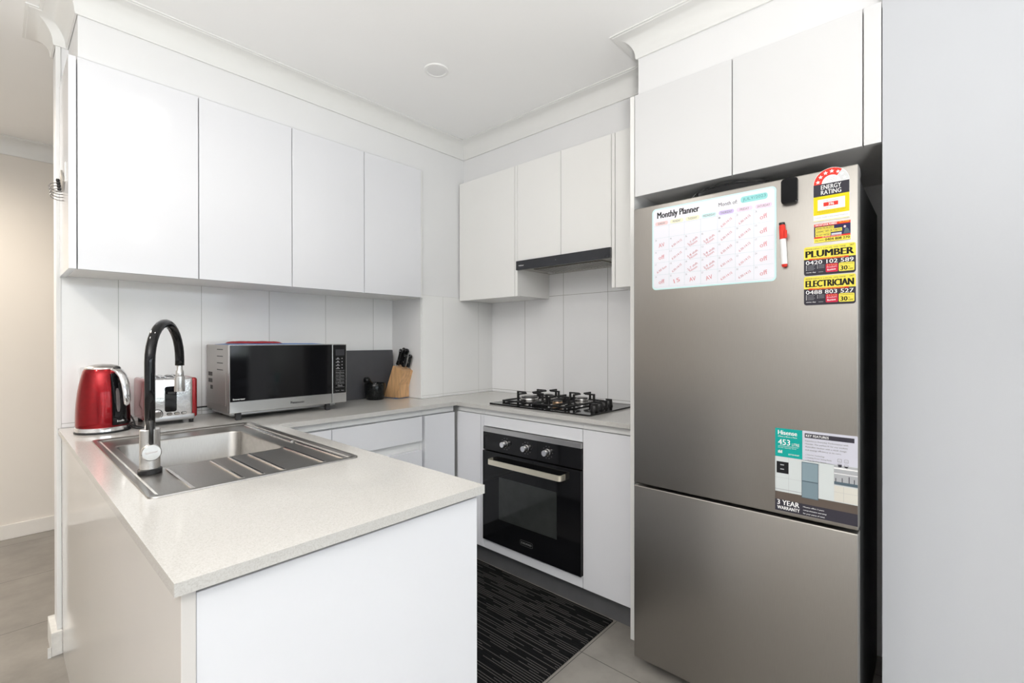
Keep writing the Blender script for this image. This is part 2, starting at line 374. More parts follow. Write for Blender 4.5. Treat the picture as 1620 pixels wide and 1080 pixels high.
def cornice(name, path, cw, ch, m=M_corn, z=CE):
    """cove cornice swept along a plan path (room lies to the right of travel); mitred corners"""
    prof = [(0.0, -ch), (0.006, -ch), (0.008, -ch+0.006)]
    for k in range(9):
        t = k/8*math.pi/2
        prof.append((0.008 + (cw-0.018)*(1-math.cos(t)), -ch+0.008 + (ch-0.016)*math.sin(t)))
    prof += [(cw-0.008, -0.006), (cw, -0.005), (cw, 0), (0, 0)]
    P = [Vector(p) for p in path]; offs = []
    for i, p in enumerate(P):
        ns = []
        if i > 0: d = (P[i]-P[i-1]).normalized(); ns.append(Vector((d.y, -d.x)))
        if i < len(P)-1: d = (P[i+1]-P[i]).normalized(); ns.append(Vector((d.y, -d.x)))
        n = ns[0] if len(ns) == 1 else (ns[0]+ns[1])/(1+ns[0].dot(ns[1])); offs.append(n)
    g = G(); rings = [[g.b.verts.new((p.x+n.x*a, p.y+n.y*a, z-0.0005+b)) for a, b in prof] for p, n in zip(P, offs)]
    k = len(prof)
    for A, B in zip(rings, rings[1:]):
        for i in range(k): g.b.faces.new((A[i], A[(i+1) % k], B[(i+1) % k], B[i]))
    g.b.faces.new(rings[0]); g.b.faces.new(rings[-1][::-1])
    return struct(g.obj(name, m, smooth=30))
cornice('trim_1', [(-2.0, 0.1215), (-2.1405, 0.1215), (-2.1405, -0.0015), (-2.1045, -0.0015), (-2.1045, -0.3045), (-0.2595, -0.3045), (-0.2595, -1.6585), (-0.5165, -1.6585), (-0.5165, -2.4555)], 0.085, 0.088)
cornice('trim_2', [(-5.4, 1.7015), (2.4, 1.7015)], 0.085, 0.095)
struct(G().box(-5.5, 2.5, 1.688, 1.7025, 0, 0.092, 0.003).obj('baseboard_far', mat('baseboard_paint', (0.80, 0.77, 0.73), 0.4, noise=0.01)))
g = G().box(-2.158, -2.1262, -0.028, 0.148, 0, 0.092, 0.002).box(-2.168, -2.158, -0.030, -0.027, 0.0, 0.04)
struct(g.obj('baseboard_wall_end', M_dull))
struct(G().box(-2.141, -2.1262, -0.008, -0.0005, 0.092, CE-0.09, 0.001).obj('trim_3', M_rail))

# ------------------------------------------------------------------ upper cabinets
def wall_cabinet(label, loc, body, doors, mdoor, extra=(), group=None, mbody=None):
    t = thing('wall_cabinet', label, 'cabinet', loc, group)
    g = G()
    for b_ in body: g.box(*b_)
    g.obj('cabinet_body', mbody or M_satin_lit, t)
    for d in doors: G().box(*d, bev=0.0012).obj('door', mdoor, t)
    for nm, b_, m in extra: G().box(*b_, bev=0.0008).obj(nm, m, t)
    return t
gp = 0.0018
def shell_y(x0, x1, y0, y1, z0, z1):   # carcass whose doors face -y, open shadow line behind the doors
    return [(x0, x1, y0, y1, z0, z1)]
dA = [-2.109, -1.742, -1.367, -0.993, -0.6235]
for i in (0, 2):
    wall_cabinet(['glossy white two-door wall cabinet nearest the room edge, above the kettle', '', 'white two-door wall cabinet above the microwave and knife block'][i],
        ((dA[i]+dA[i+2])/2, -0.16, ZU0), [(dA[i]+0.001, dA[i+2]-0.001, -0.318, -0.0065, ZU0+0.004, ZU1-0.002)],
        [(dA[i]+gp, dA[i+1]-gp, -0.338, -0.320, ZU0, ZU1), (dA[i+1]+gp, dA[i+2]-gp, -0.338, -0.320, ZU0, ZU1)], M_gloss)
tag(G().box(-0.6225, -0.6035, -0.322, -0.0065, ZU0, ZU1, 0.001).obj('filler_panel', M_satin_lit), 'narrow white filler strip between wall cabinet and corner column', 'panel')
g = G().box(-2.131, -2.1105, -0.338, -0.0085, ZU0, ZU1, 0.001)
tag(g.obj('cabinet_side_panel', M_gloss), 'white end panel closing the left side of the wall cabinets', 'panel')
yB = [-0.311, -0.785, -0.806, -1.111, -1.411]
wall_cabinet('white single-door wall cabinet left of the range hood', (-0.15, -0.55, ZU0), [(-0.285, -0.0065, yB[2]+0.001, -0.311, ZU0+0.003, ZU1-0.002)],
    [(-0.305, -0.287, yB[1]+gp, yB[0]-gp, ZU0, ZU1)], M_satin_lit, [('side_panel', (-0.305, -0.2855, yB[2], yB[1]-gp, ZU0, ZU1), M_satin_lit)])
wall_cabinet('short white two-door wall cabinet directly above the range hood', (-0.15, -1.11, 1.68), [(-0.285, -0.0065, yB[4]+0.001, yB[2]-0.001, 1.679, ZU1-0.002)],
    [(-0.305, -0.287, yB[3]+gp, yB[2]-gp, 1.679, ZU1), (-0.305, -0.287, yB[4]+gp, yB[3]-gp, 1.679, ZU1)], M_satin_lit)
wall_cabinet('narrow white wall cabinet between range hood and fridge panel', (-0.15, -1.52, ZU0), [(-0.285, -0.0065, -1.640, -1.4125, ZU0+0.003, ZU1-0.002)],
    [(-0.305, -0.287, -1.640, -1.431-gp, ZU0, ZU1)], M_satin_lit, [('side_panel', (-0.305, -0.2855, -1.429, -1.4125, ZU0, ZU1), M_satin_lit)])
# tall panel and fridge cabinet
tag(G().box(-0.551, -0.0065, -1.659, -1.6415, 0.0005, ZU1, 0.001).obj('tall_side_panel', M_satin_lit), 'tall white floor-standing panel left of the fridge', 'panel')
ZF = 1.812
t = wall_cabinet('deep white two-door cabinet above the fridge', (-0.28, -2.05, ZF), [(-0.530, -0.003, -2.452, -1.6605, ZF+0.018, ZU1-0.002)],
    [(-0.551, -0.533, -2.038+gp, -1.6625, ZF, ZU1), (-0.551, -0.533, -2.411+gp, -2.038-gp, ZF, ZU1)], M_satin_dimmed,
    [('filler_strip', (-0.551, -0.533, -2.4545, -2.411-gp, ZF, ZU1), M_satin_dimmed)])

# ------------------------------------------------------------------ base cabinets
ZT, ZB = 0.828, 0.115
rail = M_rail
# drawer unit and corner door facing the camera under the back worktop
t = thing('drawer_cabinet', 'white drawer unit under the worktop below the microwave', 'cabinet', (-1.02, -0.3, 0))
G().box(-1.2785, -0.7735, -0.515, -0.0065, ZB, WT-0.021).obj('cabinet_body', rail, t)
for z0, z1 in ((0.695, ZT-0.004), (0.42, 0.648), (ZB, 0.373)):
    G().box(-1.277, -0.7755, -0.545, -0.5165, z0, z1, 0.001).obj('drawer', M_gloss, t)
t = thing('base_cabinet', 'white base cabinet beside the drawers in the inner corner', 'cabinet', (-0.64, -0.3, 0))
G().box(-0.7725, -0.5345, -0.515, -0.3055, ZB, WT-0.021).obj('cabinet_body', rail, t)
G().box(-0.757, -0.549, -0.545, -0.5165, ZB, ZT-0.004, 0.001).obj('door', M_gloss, t)
t = thing('base_cabinet', 'white base cabinet front glimpsed left of the drawer unit behind the sink', 'cabinet', (-1.40, -0.3, 0))
G().box(-1.53, -1.2795, -0.515, -0.0065, ZB, WT-0.021).obj('cabinet_body', rail, t)
G().box(-1.52, -1.281, -0.545, -0.5165, ZB, ZT-0.004, 0.001).obj('door', M_gloss, t)
# hob side
t = thing('corner_filler_cabinet', 'narrow white corner panel left of the oven', 'cabinet', (-0.3, -0.66, 0))
G().box(-0.505, -0.0065, -0.764, -0.3105, ZB, WT-0.021).obj('cabinet_body', rail, t)
G().box(-0.532, -0.5065, -0.7385, -0.548, ZB, ZT, 0.001).obj('front_panel', M_gloss, t)
G().box(-0.532, -0.5065, -0.7635, -0.7415, ZB, ZT, 0.001).obj('side_strip', M_gloss, t)
t = thing('oven_housing', 'white oven housing cabinet under the gas cooktop', 'cabinet', (-0.3, -1.08, 0))
g = G().box(-0.505, -0.0065, -0.790, -0.7655, ZB, WT-0.045).box(-0.505, -0.0065, -1.3965, -1.378, ZB, WT-0.045).box(-0.505, -0.0065, -1.378, -0.790, ZB, ZB+0.018).box(-0.03, -0.0065, -1.378, -0.790, ZB+0.018, WT-0.045)
g.obj('cabinet_body', rail, t)
G().box(-0.532, -0.5065, -1.3955, -0.766, 0.771, ZT, 0.001).obj('top_panel', M_gloss, t)
G().box(-0.532, -0.5065, -1.3955, -0.766, ZB, 0.166, 0.001).obj('bottom_panel', M_gloss, t)
t = thing('base_cabinet', 'white base cabinet with tall plain door between oven and fridge', 'cabinet', (-0.3, -1.52, 0))
G().box(-0.505, -0.0065, -1.6405, -1.3975, ZB, WT-0.021).obj('cabinet_body', rail, t)
G().box(-0.532, -0.5065, -1.6395, -1.3985, ZB, ZT, 0.001).obj('door', M_gloss, t)
tag(G().box(-0.478, -0.462, -1.6405, -0.40, 0.0005, ZB-0.001).obj('kickboard', M_kick), 'dark grey kickboard along the floor under oven and cabinets', 'kickboard')
tag(G().box(-1.53, -0.60, -0.478, -0.462, 0.0005, ZB-0.001).obj('kickboard', M_kick), 'dark grey kickboard under the drawer unit on the back wall', 'kickboard')
def rail_strip(name_parent, b_): G().box(*b_).obj('finger_rail', M_rail, name_parent)
for o_ in [q for q in COL.objects if q.get('category') == 'cabinet' and q.location.z == 0 and q.name.split('.')[0] in ('drawer_cabinet', 'base_cabinet', 'corner_filler_cabinet', 'oven_housing')]:
    b_ = {'drawer_cabinet': (-1.2785, -.7735, -.536, -.5155), 'oven_housing': (-.523, -.5055, -1.3965, -.7655), 'corner_filler_cabinet': (-.523, -.5055, -.764, -.552)}.get(o_.name)
    if o_.name.startswith('base_cabinet'):
        b_ = {-.64: (-.7725, -.551, -.536, -.5155), -1.40: (-1.53, -1.2795, -.536, -.5155), -.3: (-.523, -.5055, -1.6405, -1.3975)}[round(o_.location.x, 2)]
    rail_strip(o_, (*b_, ZT+.003, WT-.0208))
# peninsula
t = thing('peninsula_cabinet', 'white peninsula base carrying the sink, nearest the camera', 'cabinet', (-1.83, -0.9, 0))
G().box(-2.106, -2.090, -1.743, -0.0065, 0.0005, WT-0.021).box(-2.09, -1.550, -1.743, -1.40, 0.10, WT-0.021).box(-2.09, -1.550, -0.35, -0.0065, 0.10, WT-0.021).box(-1.60, -1.550, -1.40, -0.35, 0.10, WT-0.021).obj('cabinet_body', rail, t)
G().box(-2.126, -2.107, -1.762, -0.0085, 0.0005, WT-0.0215, 0.0012).obj('side_panel', M_side_shaded, t)
G().box(-2.1066, -1.532, -1.760, -1.744, 0.0005, WT-0.030, 0.0012).obj('end_panel', M_gloss, t)
for y0, y1 in ((-0.56, -0.96), (-0.962, -1.35), (-1.352, -1.742)):
    G().box(-1.549, -1.532, y1, y0-0.002, ZB, ZT).obj('door', M_gloss, t)
# worktop with cut-outs for the sink
sx0, sx1, sy0, sy1 = -2.083, -1.580, -1.311, -0.421
g = G(); zb = WT-0.020
g.box(-2.137, -0.604, -0.565, -0.0068, zb, WT) if False else None
g.box(-2.137, -2.06, -1.775, -0.0068, zb, WT)
g.box(-1.60, -1.521, -1.775, -0.0068, zb, WT)
g.box(-2.06, -1.60, -1.775, -1.29, zb, WT)
g.box(-2.06, -1.60, -0.44, -0.0068, zb, WT)
g.box(-1.521, -0.604, -0.565, -0.0068, zb, WT)
g.box(-0.604, -0.552, -0.565, -0.3095, zb, WT)
g.box(-0.552, -0.0068, -1.6405, -0.3095, zb, WT)
bmesh.ops.remove_doubles(g.b, verts=g.b.verts, dist=0.00005)
wt = tag(g.obj('worktop', M_stone), 'pale speckled stone worktop running round both walls and the peninsula', 'worktop')

# ------------------------------------------------------------------ sink
t = thing('kitchen_sink', 'stainless steel inset sink with ribbed drainer on the peninsula', 'sink', (-1.83, -0.87, WT))
bx0, bx1, by0, by1 = -2.035, -1.664, -0.985, -0.545
def ring_mesh(g, loops, mi=0, smooth=True):
    V = [[g.b.verts.new(p) for p in L] for L in loops]
    for A, B in zip(V, V[1:]):
        n = len(A)
        for i in range(n):
            f = g.b.faces.new((A[i], A[(i+1) % n], B[(i+1) % n], B[i])); f.material_index = mi; f.smooth = smooth
    return V
def rl(x0, x1, y0, y1, r, z, n=6): return [(a, b, z) for a, b in rrect(x0, y0, x1, y1, r, n)]
g = G()
z = WT
# outer lip, down-step to the pressed deck
V = ring_mesh(g, [rl(sx0, sx1, sy0, sy1, .018, z+.0005), rl(sx0+.001, sx1-.001, sy0+.001, sy1-.001, .018, z+.0035), rl(sx0+.014, sx1-.014, sy0+.014, sy1-.014, .016, z+.004),
    rl(sx0+.020, sx1-.020, sy0+.020, sy1-.020, .014, z-.002), rl(sx0+.024, sx1-.024, sy0+.024, sy1-.024, .012, z-.004)])
g.obj('rim', M_sink, t, smooth=50, fix=False)
# deck with a hole for the bowl: bridge two same-count loops
g = G()
def shp(x0, x1, y0, y1, r, z): return rl(x0, x1, y0, y1, r, z)
V = ring_mesh(g, [shp(sx0+.024, sx1-.024, sy0+.024, sy1-.024, .012, z-.004), shp(bx0-.006, bx1+.006, by0-.006, by1+.006, .04, z-.005)], smooth=False)
g.obj('drainer_deck', M_sink, t, fix=False)
g = G()
V = ring_mesh(g, [shp(bx0-.006, bx1+.006, by0-.006, by1+.006, .04, z-.005), shp(bx0-.001, bx1+.001, by0-.001, by1+.001, .037, z-.007), shp(bx0+.001, bx1-.001, by0+.001, by1-.001, .036, z-.012),
    shp(bx0+.006, bx1-.006, by0+.006, by1-.006, .036, z-.155), shp(bx0+.012, bx1-.012, by0+.012, by1-.012, .034, z-.170), shp(bx0+.03, bx1-.03, by0+.03, by1-.03, .03, z-.175)])
g.b.faces.new(V[-1])
g.obj('bowl', M_sink, t, smooth=45, fix=False)
G().lathe([(0, 0.002), (.030, 0.002), (.042, .004), (.044, .001), (.044, -0.0005)], (-1.85, -.76, z-.175), 28).obj('drain', M_chrome, t)
M_rib = mat('polished_rib_steel', (0.66, 0.64, 0.62), 0.18, 1.0, noise=0.03)
for x, y0 in ((-1.992, -1.03), (-1.885, -1.02), (-1.836, -1.01), (-1.782, -1.01), (-1.672, -1.0), (-1.612, -.95)):
    G().box(x-.0045, x+.0045, -1.278, y0, z-.006, z-.0005, 0.0018).obj('drainer_rib', M_rib, t)
G().box(-1.622, -1.612, -0.93, -0.48, z-.006, z+.0005, 0.002).obj('drainer_rib', M_rib, t)

# ------------------------------------------------------------------ tap
tx, ty = -2.030, -1.032
t = thing('kitchen_tap', 'brushed steel sink mixer tap with tall black hose spout', 'tap', (tx, ty, WT))
zb = WT-0.004
G().lathe([(0, 0), (.0265, 0), (.0265, .011), (.0235, .013), (0, .013)], (tx, ty, zb), 32).obj('base_ring', M_black, t, smooth=40)
G().lathe([(0, .0131), (.0225, .0131), (.0225, .114), (.0205, .116), (0, .116)], (tx, ty, zb), 36).obj('body', M_steel, t, smooth=40)
sd = Vector((0.11, 0.19, 0)).normalized(); span = 0.215; rad = span/2
pts = [Vector((tx, ty, zb+.117)), Vector((tx, ty, 1.10)), Vector((tx, ty, 1.17))]
for k in range(17):
    a = math.pi*k/16; pts.append(Vector((tx, ty, 1.17)) + sd*(rad - rad*math.cos(a)) + Vector((0, 0, rad*1.0*math.sin(a))))
end = Vector((tx, ty, 1.17)) + sd*span; pts.append(end - Vector((0, 0, .018)))
G().tube(pts, .0120, 20).obj('hose_spout', M_gblack, t)
e = end - Vector((0, 0, .018))
sp = G().lathe([(0, 0), (.0075, 0), (.0075, -.014), (.0100, -.017), (.0105, -.030), (.0100, -.033), (.0125, -.034), (.0130, -.038), (.0140, -.078), (.0135, -.080), (0, -.080)], e, 28).obj('spray_head', M_steel, t, smooth=40)
# side lever: disc facing the camera plus black rod
dv = Vector((-0.10, -0.995, 0)).normalized(); dc = Vector((tx, ty, zb+.060)) + dv*.0222
hd = G().lathe([(0, 0), (.0210, 0), (.0215, .004), (.0215, .018), (.0195, .0205), (0, .0205)], dc, 32, axis=dv).obj('lever_hub', M_steel, t, smooth=40)
p0 = dc + dv*.012 + Vector((0, 0, .0217))
G().tube([p0 - Vector((0,0,.003)), p0 + Vector((0, 0, .060)) - dv*.002], .0052, 14).obj('lever_rod', M_black, hd)
uu = Vector((-dv.y, dv.x, 0))
a = Art(dc + dv*.0206, uu, (0, 0, 1), dv); a.t = 0
a.text('Spencer', -.0135, -.003, .0135, .004, mat('engraved_grey', (.45, .38, .37), .4, noise=.05), rot=.1, L=1); a.obj('engraving', hd)

# ------------------------------------------------------------------ kettle
kx, ky = -2.026, -0.211
t = thing('electric_kettle', 'metallic red electric kettle with chrome handle at worktop end', 'kettle', (kx, ky, WT)); T_kettle = t
z = WT
G().lathe([(0, 0.0005), (.083, .0005), (.084, .004), (.083, .007), (0, .007)], (kx, ky, z), 48).obj('power_base', M_black, t, smooth=40)
G().lathe([(.079, .0075), (.0815, .008), (.0815, .022), (.079, .0235), (.076, .0235)], (kx, ky, z), 48).obj('base_band', M_chrome, t, smooth=40)
hd_a = math.atan2(-0.837, 0.548)
def kr(h):   # body radius by height above worktop
    u = (h-.024)/(.232-.024); return .0795 - .0215*u**2.5
prof = [(.078, .0236), (.0795, .028)] + [(kr(h), h) for h in [.04 + .012*i for i in range(17)]]
G().lathe(prof + [(.054, .238), (0, .2385)], (kx, ky, z), 64).obj('body', M_red, t, smooth=50)
G().lathe([(.0545, .2385), (.053, .243), (.045, .250), (.025, .2555), (0, .257)], (kx, ky, z), 48).obj('lid', mat('lid_steel', (.6, .57, .56), .3, 1.0, noise=.04), t, smooth=50)
g = G()   # black spine under the handle
A0, A1 = hd_a-.36, hd_a+1.15; rows = []
for i in range(15):
    h = .028 + (.222-.028)*i/14
    rows.append([g.b.verts.new((kx+(kr(h)+.003)*math.cos(A0+(A1-A0)*k/10), ky+(kr(h)+.003)*math.sin(A0+(A1-A0)*k/10), z+h)) for k in range(11)])
for a_, b_ in zip(rows, rows[1:]):
    for k in range(10): g.b.faces.new((a_[k], a_[k+1], b_[k+1], b_[k])).smooth = True
sp = g.obj('black_spine', M_gblack, t)
g = G(); c0 = hd_a-.13; rows = []
for i in range(9):
    h = .078 + .088*i/8; wd = .085*math.sqrt(max(0.05, 1-((i-4)/4.3)**4))
    rows.append([g.b.verts.new((kx+(kr(h)+.0045)*math.cos(c0+wd*s_), ky+(kr(h)+.0045)*math.sin(c0+wd*s_), z+h)) for s_ in (-1, -.4, .4, 1)])
for a_, b_ in zip(rows, rows[1:]):
    for k in range(3): g.b.faces.new((a_[k], a_[k+1], b_[k+1], b_[k])).smooth = True
g.obj('water_gauge', M_gauge, sp)
er = Vector((math.cos(hd_a), math.sin(hd_a), 0)); et = Vector((-er.y, er.x, 0))
hp = [(.030, .230, .016), (.048, .236, .017), (.072, .230, .017), (.090, .210, .0165), (.100, .182, .0155), (.106, .150, .0145), (.108, .118, .0135), (.106, .107, .011), (.102, .102, .006)]
rings = []; g = G()
for i, (r_, h, w_) in enumerate(hp):
    a_ = hp[max(0, i-1)]; b_ = hp[min(len(hp)-1, i+1)]
    tg = Vector((b_[0]-a_[0], b_[1]-a_[1])).normalized(); nn = Vector((-tg.y, tg.x))
    ring = []
    for k in range(14):
        q = 2*math.pi*k/14; cu = math.cos(q)*w_; cn = math.sin(q)*w_*.62
        ring.append(g.b.verts.new(Vector((kx, ky, z)) + er*(r_+nn.x*cn) + Vector((0, 0, h+nn.y*cn)) + et*cu))
    rings.append(ring)
for a_, b_ in zip(rings, rings[1:]):
    for k in range(14): g.b.faces.new((a_[k], a_[(k+1) % 14], b_[(k+1) % 14], b_[k])).smooth = True
g.b.faces.new(rings[0]); g.b.faces.new(rings[-1])
h_ = g.obj('handle', M_chrome, t, smooth=60)
G().lathe([(0, .008), (.008, .0065), (.0115, .002), (.012, -.002)], Vector((kx, ky, z)) + er*.062 + Vector((0, 0, .241)), 20).obj('thumb_button', M_black, h_, smooth=60)
a = Art(Vector((kx, ky, z)) + Vector((math.cos(hd_a-.05), math.sin(hd_a-.05), 0))*.0838, (-math.sin(hd_a-.05), math.cos(hd_a-.05), 0), (0, 0, 1), er); a.t = 0
a.text('Breville', -.013, .040, .013, .047, F_white, .01, L=1); a.obj('maker_mark', sp)

# ------------------------------------------------------------------ toaster
t = thing('toaster', 'red-sided steel two-slice toaster standing behind the tap', 'toaster', (-1.815, -.135, WT)); T_toast = t
x0, x1, y0, y1, z0, z1 = -1.905, -1.722, -.240, -.030, WT+.016, WT+.190
M_tred = mat('toaster_red', (.30, .012, .016), .25, .5, noise=.08, nscale=50, coat=.4)
for q_ in (x0, x1-.022): G().box(q_, q_+.022, y0+.004, y1, z0+.006, z1, .010, 4).obj('side_shell', M_tred, t, smooth=40)
G().box(x0+.016, x1-.016, y0, y1-.004, z0+.010, z1+.001, .012, 4).obj('steel_body', mat('dimpled_steel', (.74, .74, .745), .20, 1.0, noise=.12, nscale=90, bump=.3), t, smooth=40)
G().box(x0+.010, x1-.010, y0-.002, y1-.006, z0, z0+.024, .006, 3).obj('lower_band', mat('soft_steel', (.5, .5, .51), .35, 1.0, noise=.04), t, smooth=40)
g = G()
for xx in (-1.846, -1.782): g.box(xx-.021, xx+.021, y0+.030, y1-.02, z1+.0015, z1+.0025)
g.obj('bread_slots', M_black, t)
for xx in (-1.846, -1.782):
    g = G()
    for s_ in (-.016, 0, .016): g.tube([(xx+s_, y0+.034+(y1-.02-y0-.034)*k/10, z1+.0045+.006*math.sin(math.pi*k/10)) for k in range(11)], .0018, 6)
    g.obj('bread_guard', M_chrome, t)
g = G().prism(rrect(-1.838, WT+.054, -1.798, WT+.158, .008), 'y', y0-.0005, y0-.004)
lv = g.obj('lever_track', M_gblack, t)
G().box(-1.822, -1.814, y0-.0125, y0-.0041, WT+.128, WT+.136, .002).box(-1.832, -1.804, y0-.020, y0-.0125, WT+.126, WT+.137, .003).obj('lever', M_black, lv)
dl = G().lathe([(.0165, 0), (.0165, .003), (.0135, .004), (.0125, .013), (.011, .015), (0, .015)], (-1.863, y0-.0005, WT+.048), 28, axis=(0, -1, 0)).obj('browning_dial', M_chrome, t, smooth=40)
G().lathe([(.0195, 0), (.0195, .0015), (.0166, .0015)], (-1.863, y0-.0003, WT+.048), 28, axis=(0, -1, 0)).obj('dial_ring', M_black, dl)
for xx in (-1.822, -1.797, -1.772):
    g = G(); g.prism(rrect(xx-.0095, WT+.040, xx+.0095, WT+.050, .0048), 'y', y0-.0003, y0-.002)
    b_ = g.obj('button', M_black, t)
    G().prism(rrect(xx-.0075, WT+.0415, xx+.0075, WT+.0485, .0034), 'y', y0-.0021, y0-.005).obj('button_cap', M_chrome, b_)
for xx in (x0+.02, x1-.02):
    for yy in (y0+.02, y1-.02): G().lathe([(0, .0005), (.008, .0005), (.009, .0175), (0, .0175)], (xx, yy, WT), 14).obj('foot', M_rubber, t)

# ------------------------------------------------------------------ microwave
mx0, mx1, mf, mbk = -1.634, -1.101, -.348, -.030
mz0, mz1 = .917, 1.211
t = thing('microwave_oven', 'steel microwave oven with black glass door facing the sink', 'microwave', (-1.37, -.19, WT)); T_micro = t
M_case = mat('microwave_case', (.40, .375, .355), .38, .85, noise=.03, nscale=8)
G().box(mx0, mx1, mf+.022, mbk, mz0-.001, mz1, .003).obj('case', M_case, t)
for r_ in range(4):
    g = G()
    for k in range(9): g.box(mx0-.0008, mx0+.001, -.185-.009*k-.003*0, -.185-.009*k-.005, 1.188-.030*r_, 1.192-.030*r_)
    g.obj('side_vent', M_gap, t)
for r_ in range(3):
    g = G()
    for k in range(5 if r_ < 2 else 3): g.box(mx0-.0008, mx0+.001, -.060-.012*k-(.03 if r_ == 2 else 0), -.060-.012*k-.007-(.03 if r_ == 2 else 0), 1.068-.030*r_, 1.086-.030*r_)
    g.obj('side_vent', M_gap, t)
g = G().box(mx0-.0015, mx0, -.300, -.060, .945, .948).box(mx0-.0015, mx0, -.303, -.300, .945, 1.09)
g.box(mx0-.0015, mx0, -.300, -.055, 1.118, 1.120)
g.obj('pressed_lines', M_case, t)
G().box(mx0+.015, mx1-.03, mf+.05, mbk-.01, mz0-.020, mz0-.0015, .012, 3).obj('underside', mat('underside_grey', (.5, .5, .5), .4, .6, noise=.03), t, smooth=40)
xd = -1.178
d = G().box(mx0, xd-.0015, mf, mf+.021, mz0, mz1, .002).obj('door', M_steel, t)
G().box(mx0+.001, xd-.003, mf-.0035, mf-.0004, .966, mz1-.003, .0012).obj('door_glass', M_gblack, d)
p = G().box(xd+.0015, mx1, mf, mf+.021, mz0, mz1, .002).obj('control_panel', M_steel, t)
G().box(xd+.006, mx1-.004, mf-.003, mf-.0004, .966, mz1-.004, .001).obj('touch_panel', M_gblack, p)
a = Art((xd+.006, mf-.0031, .966), (1, 0, 0), (0, 0, 1), (0, -1, 0)); a.t = 0
a.rect(.011, .188, .058, .219, flat('display_grey', (.045, .045, .05)), 1)
F_pt = flat('panel_print', (.42, .42, .43))
for r_ in range(4):
    zz = .172-.016*r_
    a.rect(.012, zz-.003, .034, zz-.001, F_pt, 1); a.rect(.019, zz+.0015, .028, zz+.0045, F_pt, 1); a.rect(.043, zz-.001, .048, zz+.003, F_pt, 1)
for r_ in range(6): a.rect(.011, .112-.0165*r_, .058, .1127-.0165*r_, F_pt, 1)
for r_, (w1, w2) in enumerate((('Defrost', 'Reheat'), ('Sensor', 'Auto'), ('Timer', 'More'), ('Up', 'Less'))):
    a.text(w1, .012, .101-.0165*r_, .032, .106-.0165*r_, F_pt, L=1); a.text(w2, .037, .101-.0165*r_, .056, .106-.0165*r_, F_pt, L=1)
a.rect(.034, .05, .0347, .112, F_pt, 1)
a.text('Clock', .022, .034, .048, .041, F_pt, L=1); a.text('Stop/Reset', .011, .010, .031, .015, F_pt, L=1); a.text('Start', .041, .010, .054, .015, F_pt, L=1)
a.obj('button_printing', p)
a = Art((mx0, mf-.0006, mz0), (1, 0, 0), (0, 0, 1), (0, -1, 0)); a.t = 0
a.text('Panasonic', .255, .018, .318, .0285, F_black, .02, L=1); a.obj('maker_mark', d)
a = Art((mx0, mf-.0040, mz0), (1, 0, 0), (0, 0, 1), (0, -1, 0)); a.t = 0
a.text('Inverter', .012, .056, .060, .064, F_white, .01, L=1); a.obj('inverter_mark', d)
for xx in (-1.592, -1.188, -1.58, -1.2):
    yy = -.320 if xx in (-1.592, -1.188) else -.08
    G().box(xx-.010, xx+.010, yy-.010, yy+.010, WT+.0005, mz0-.0015, .002).obj('foot', M_rubber, t)
# folded cloths on the microwave
def cloth(name, label, x0, x1, y0, y1, z0, th, m, cat='cloth', seed=1):
    rnd = random.Random(seed); g = G(); nx, ny = 26, 12; top = []; bot = []
    ph = [rnd.random()*6 for _ in range(4)]
    for j in range(ny+1):
        tr, br = [], []
        for i in range(nx+1):
            u, v = i/nx, j/ny
            e = min(1, min(u, 1-u)*9)**.5 * min(1, min(v, 1-v)*6)**.5
            wob = .35*math.sin(u*17+ph[0])*math.cos(v*5+ph[1]) + .25*math.sin(u*41+ph[2]+v*3)
            x = x0+(x1-x0)*u + .004*math.sin(v*9+ph[3])*(1 if u in (0, 1) else 0); y = y0+(y1-y0)*v + .003*math.sin(u*23+ph[1])*(1 if v in (0, 1) else 0)
            tr.append(g.b.verts.new((x, y, z0+.0012+th*e*(.8+.25*wob)))); br.append(g.b.verts.new((x, y, z0+.0004)))
        top.append(tr); bot.append(br)
    for j in range(ny):
        for i in range(nx):
            g.b.faces.new((top[j][i], top[j][i+1], top[j+1][i+1], top[j+1][i])).smooth = True
            g.b.faces.new((bot[j][i], bot[j+1][i], bot[j+1][i+1], bot[j][i+1]))
    for j in range(ny):
        g.b.faces.new((top[j][0], top[j+1][0], bot[j+1][0], bot[j][0])); g.b.faces.new((top[j][nx], bot[j][nx], bot[j+1][nx], top[j+1][nx]))
    for i in range(nx):
        g.b.faces.new((top[0][i], bot[0][i], bot[0][i+1], top[0][i+1])); g.b.faces.new((top[ny][i], top[ny][i+1], bot[ny][i+1], bot[ny][i]))
    return tag(g.obj(name, m), label, cat)
cloth('dish_cloth', 'blue cloth spread thin on top of the microwave', -1.62, -1.20, -.315, -.10, mz1, .004, M_blue, seed=3)
cloth('dish_cloth', 'dark red folded cloth lying over the blue one on the microwave', -1.60, -1.395, -.300, -.16, mz1+.0052, .010, M_redc, seed=5)
cloth('dish_cloth', 'blue cloth under the wooden knife block', -.700, -.608, -.190, -.050, WT, .002, M_blue, seed=9)

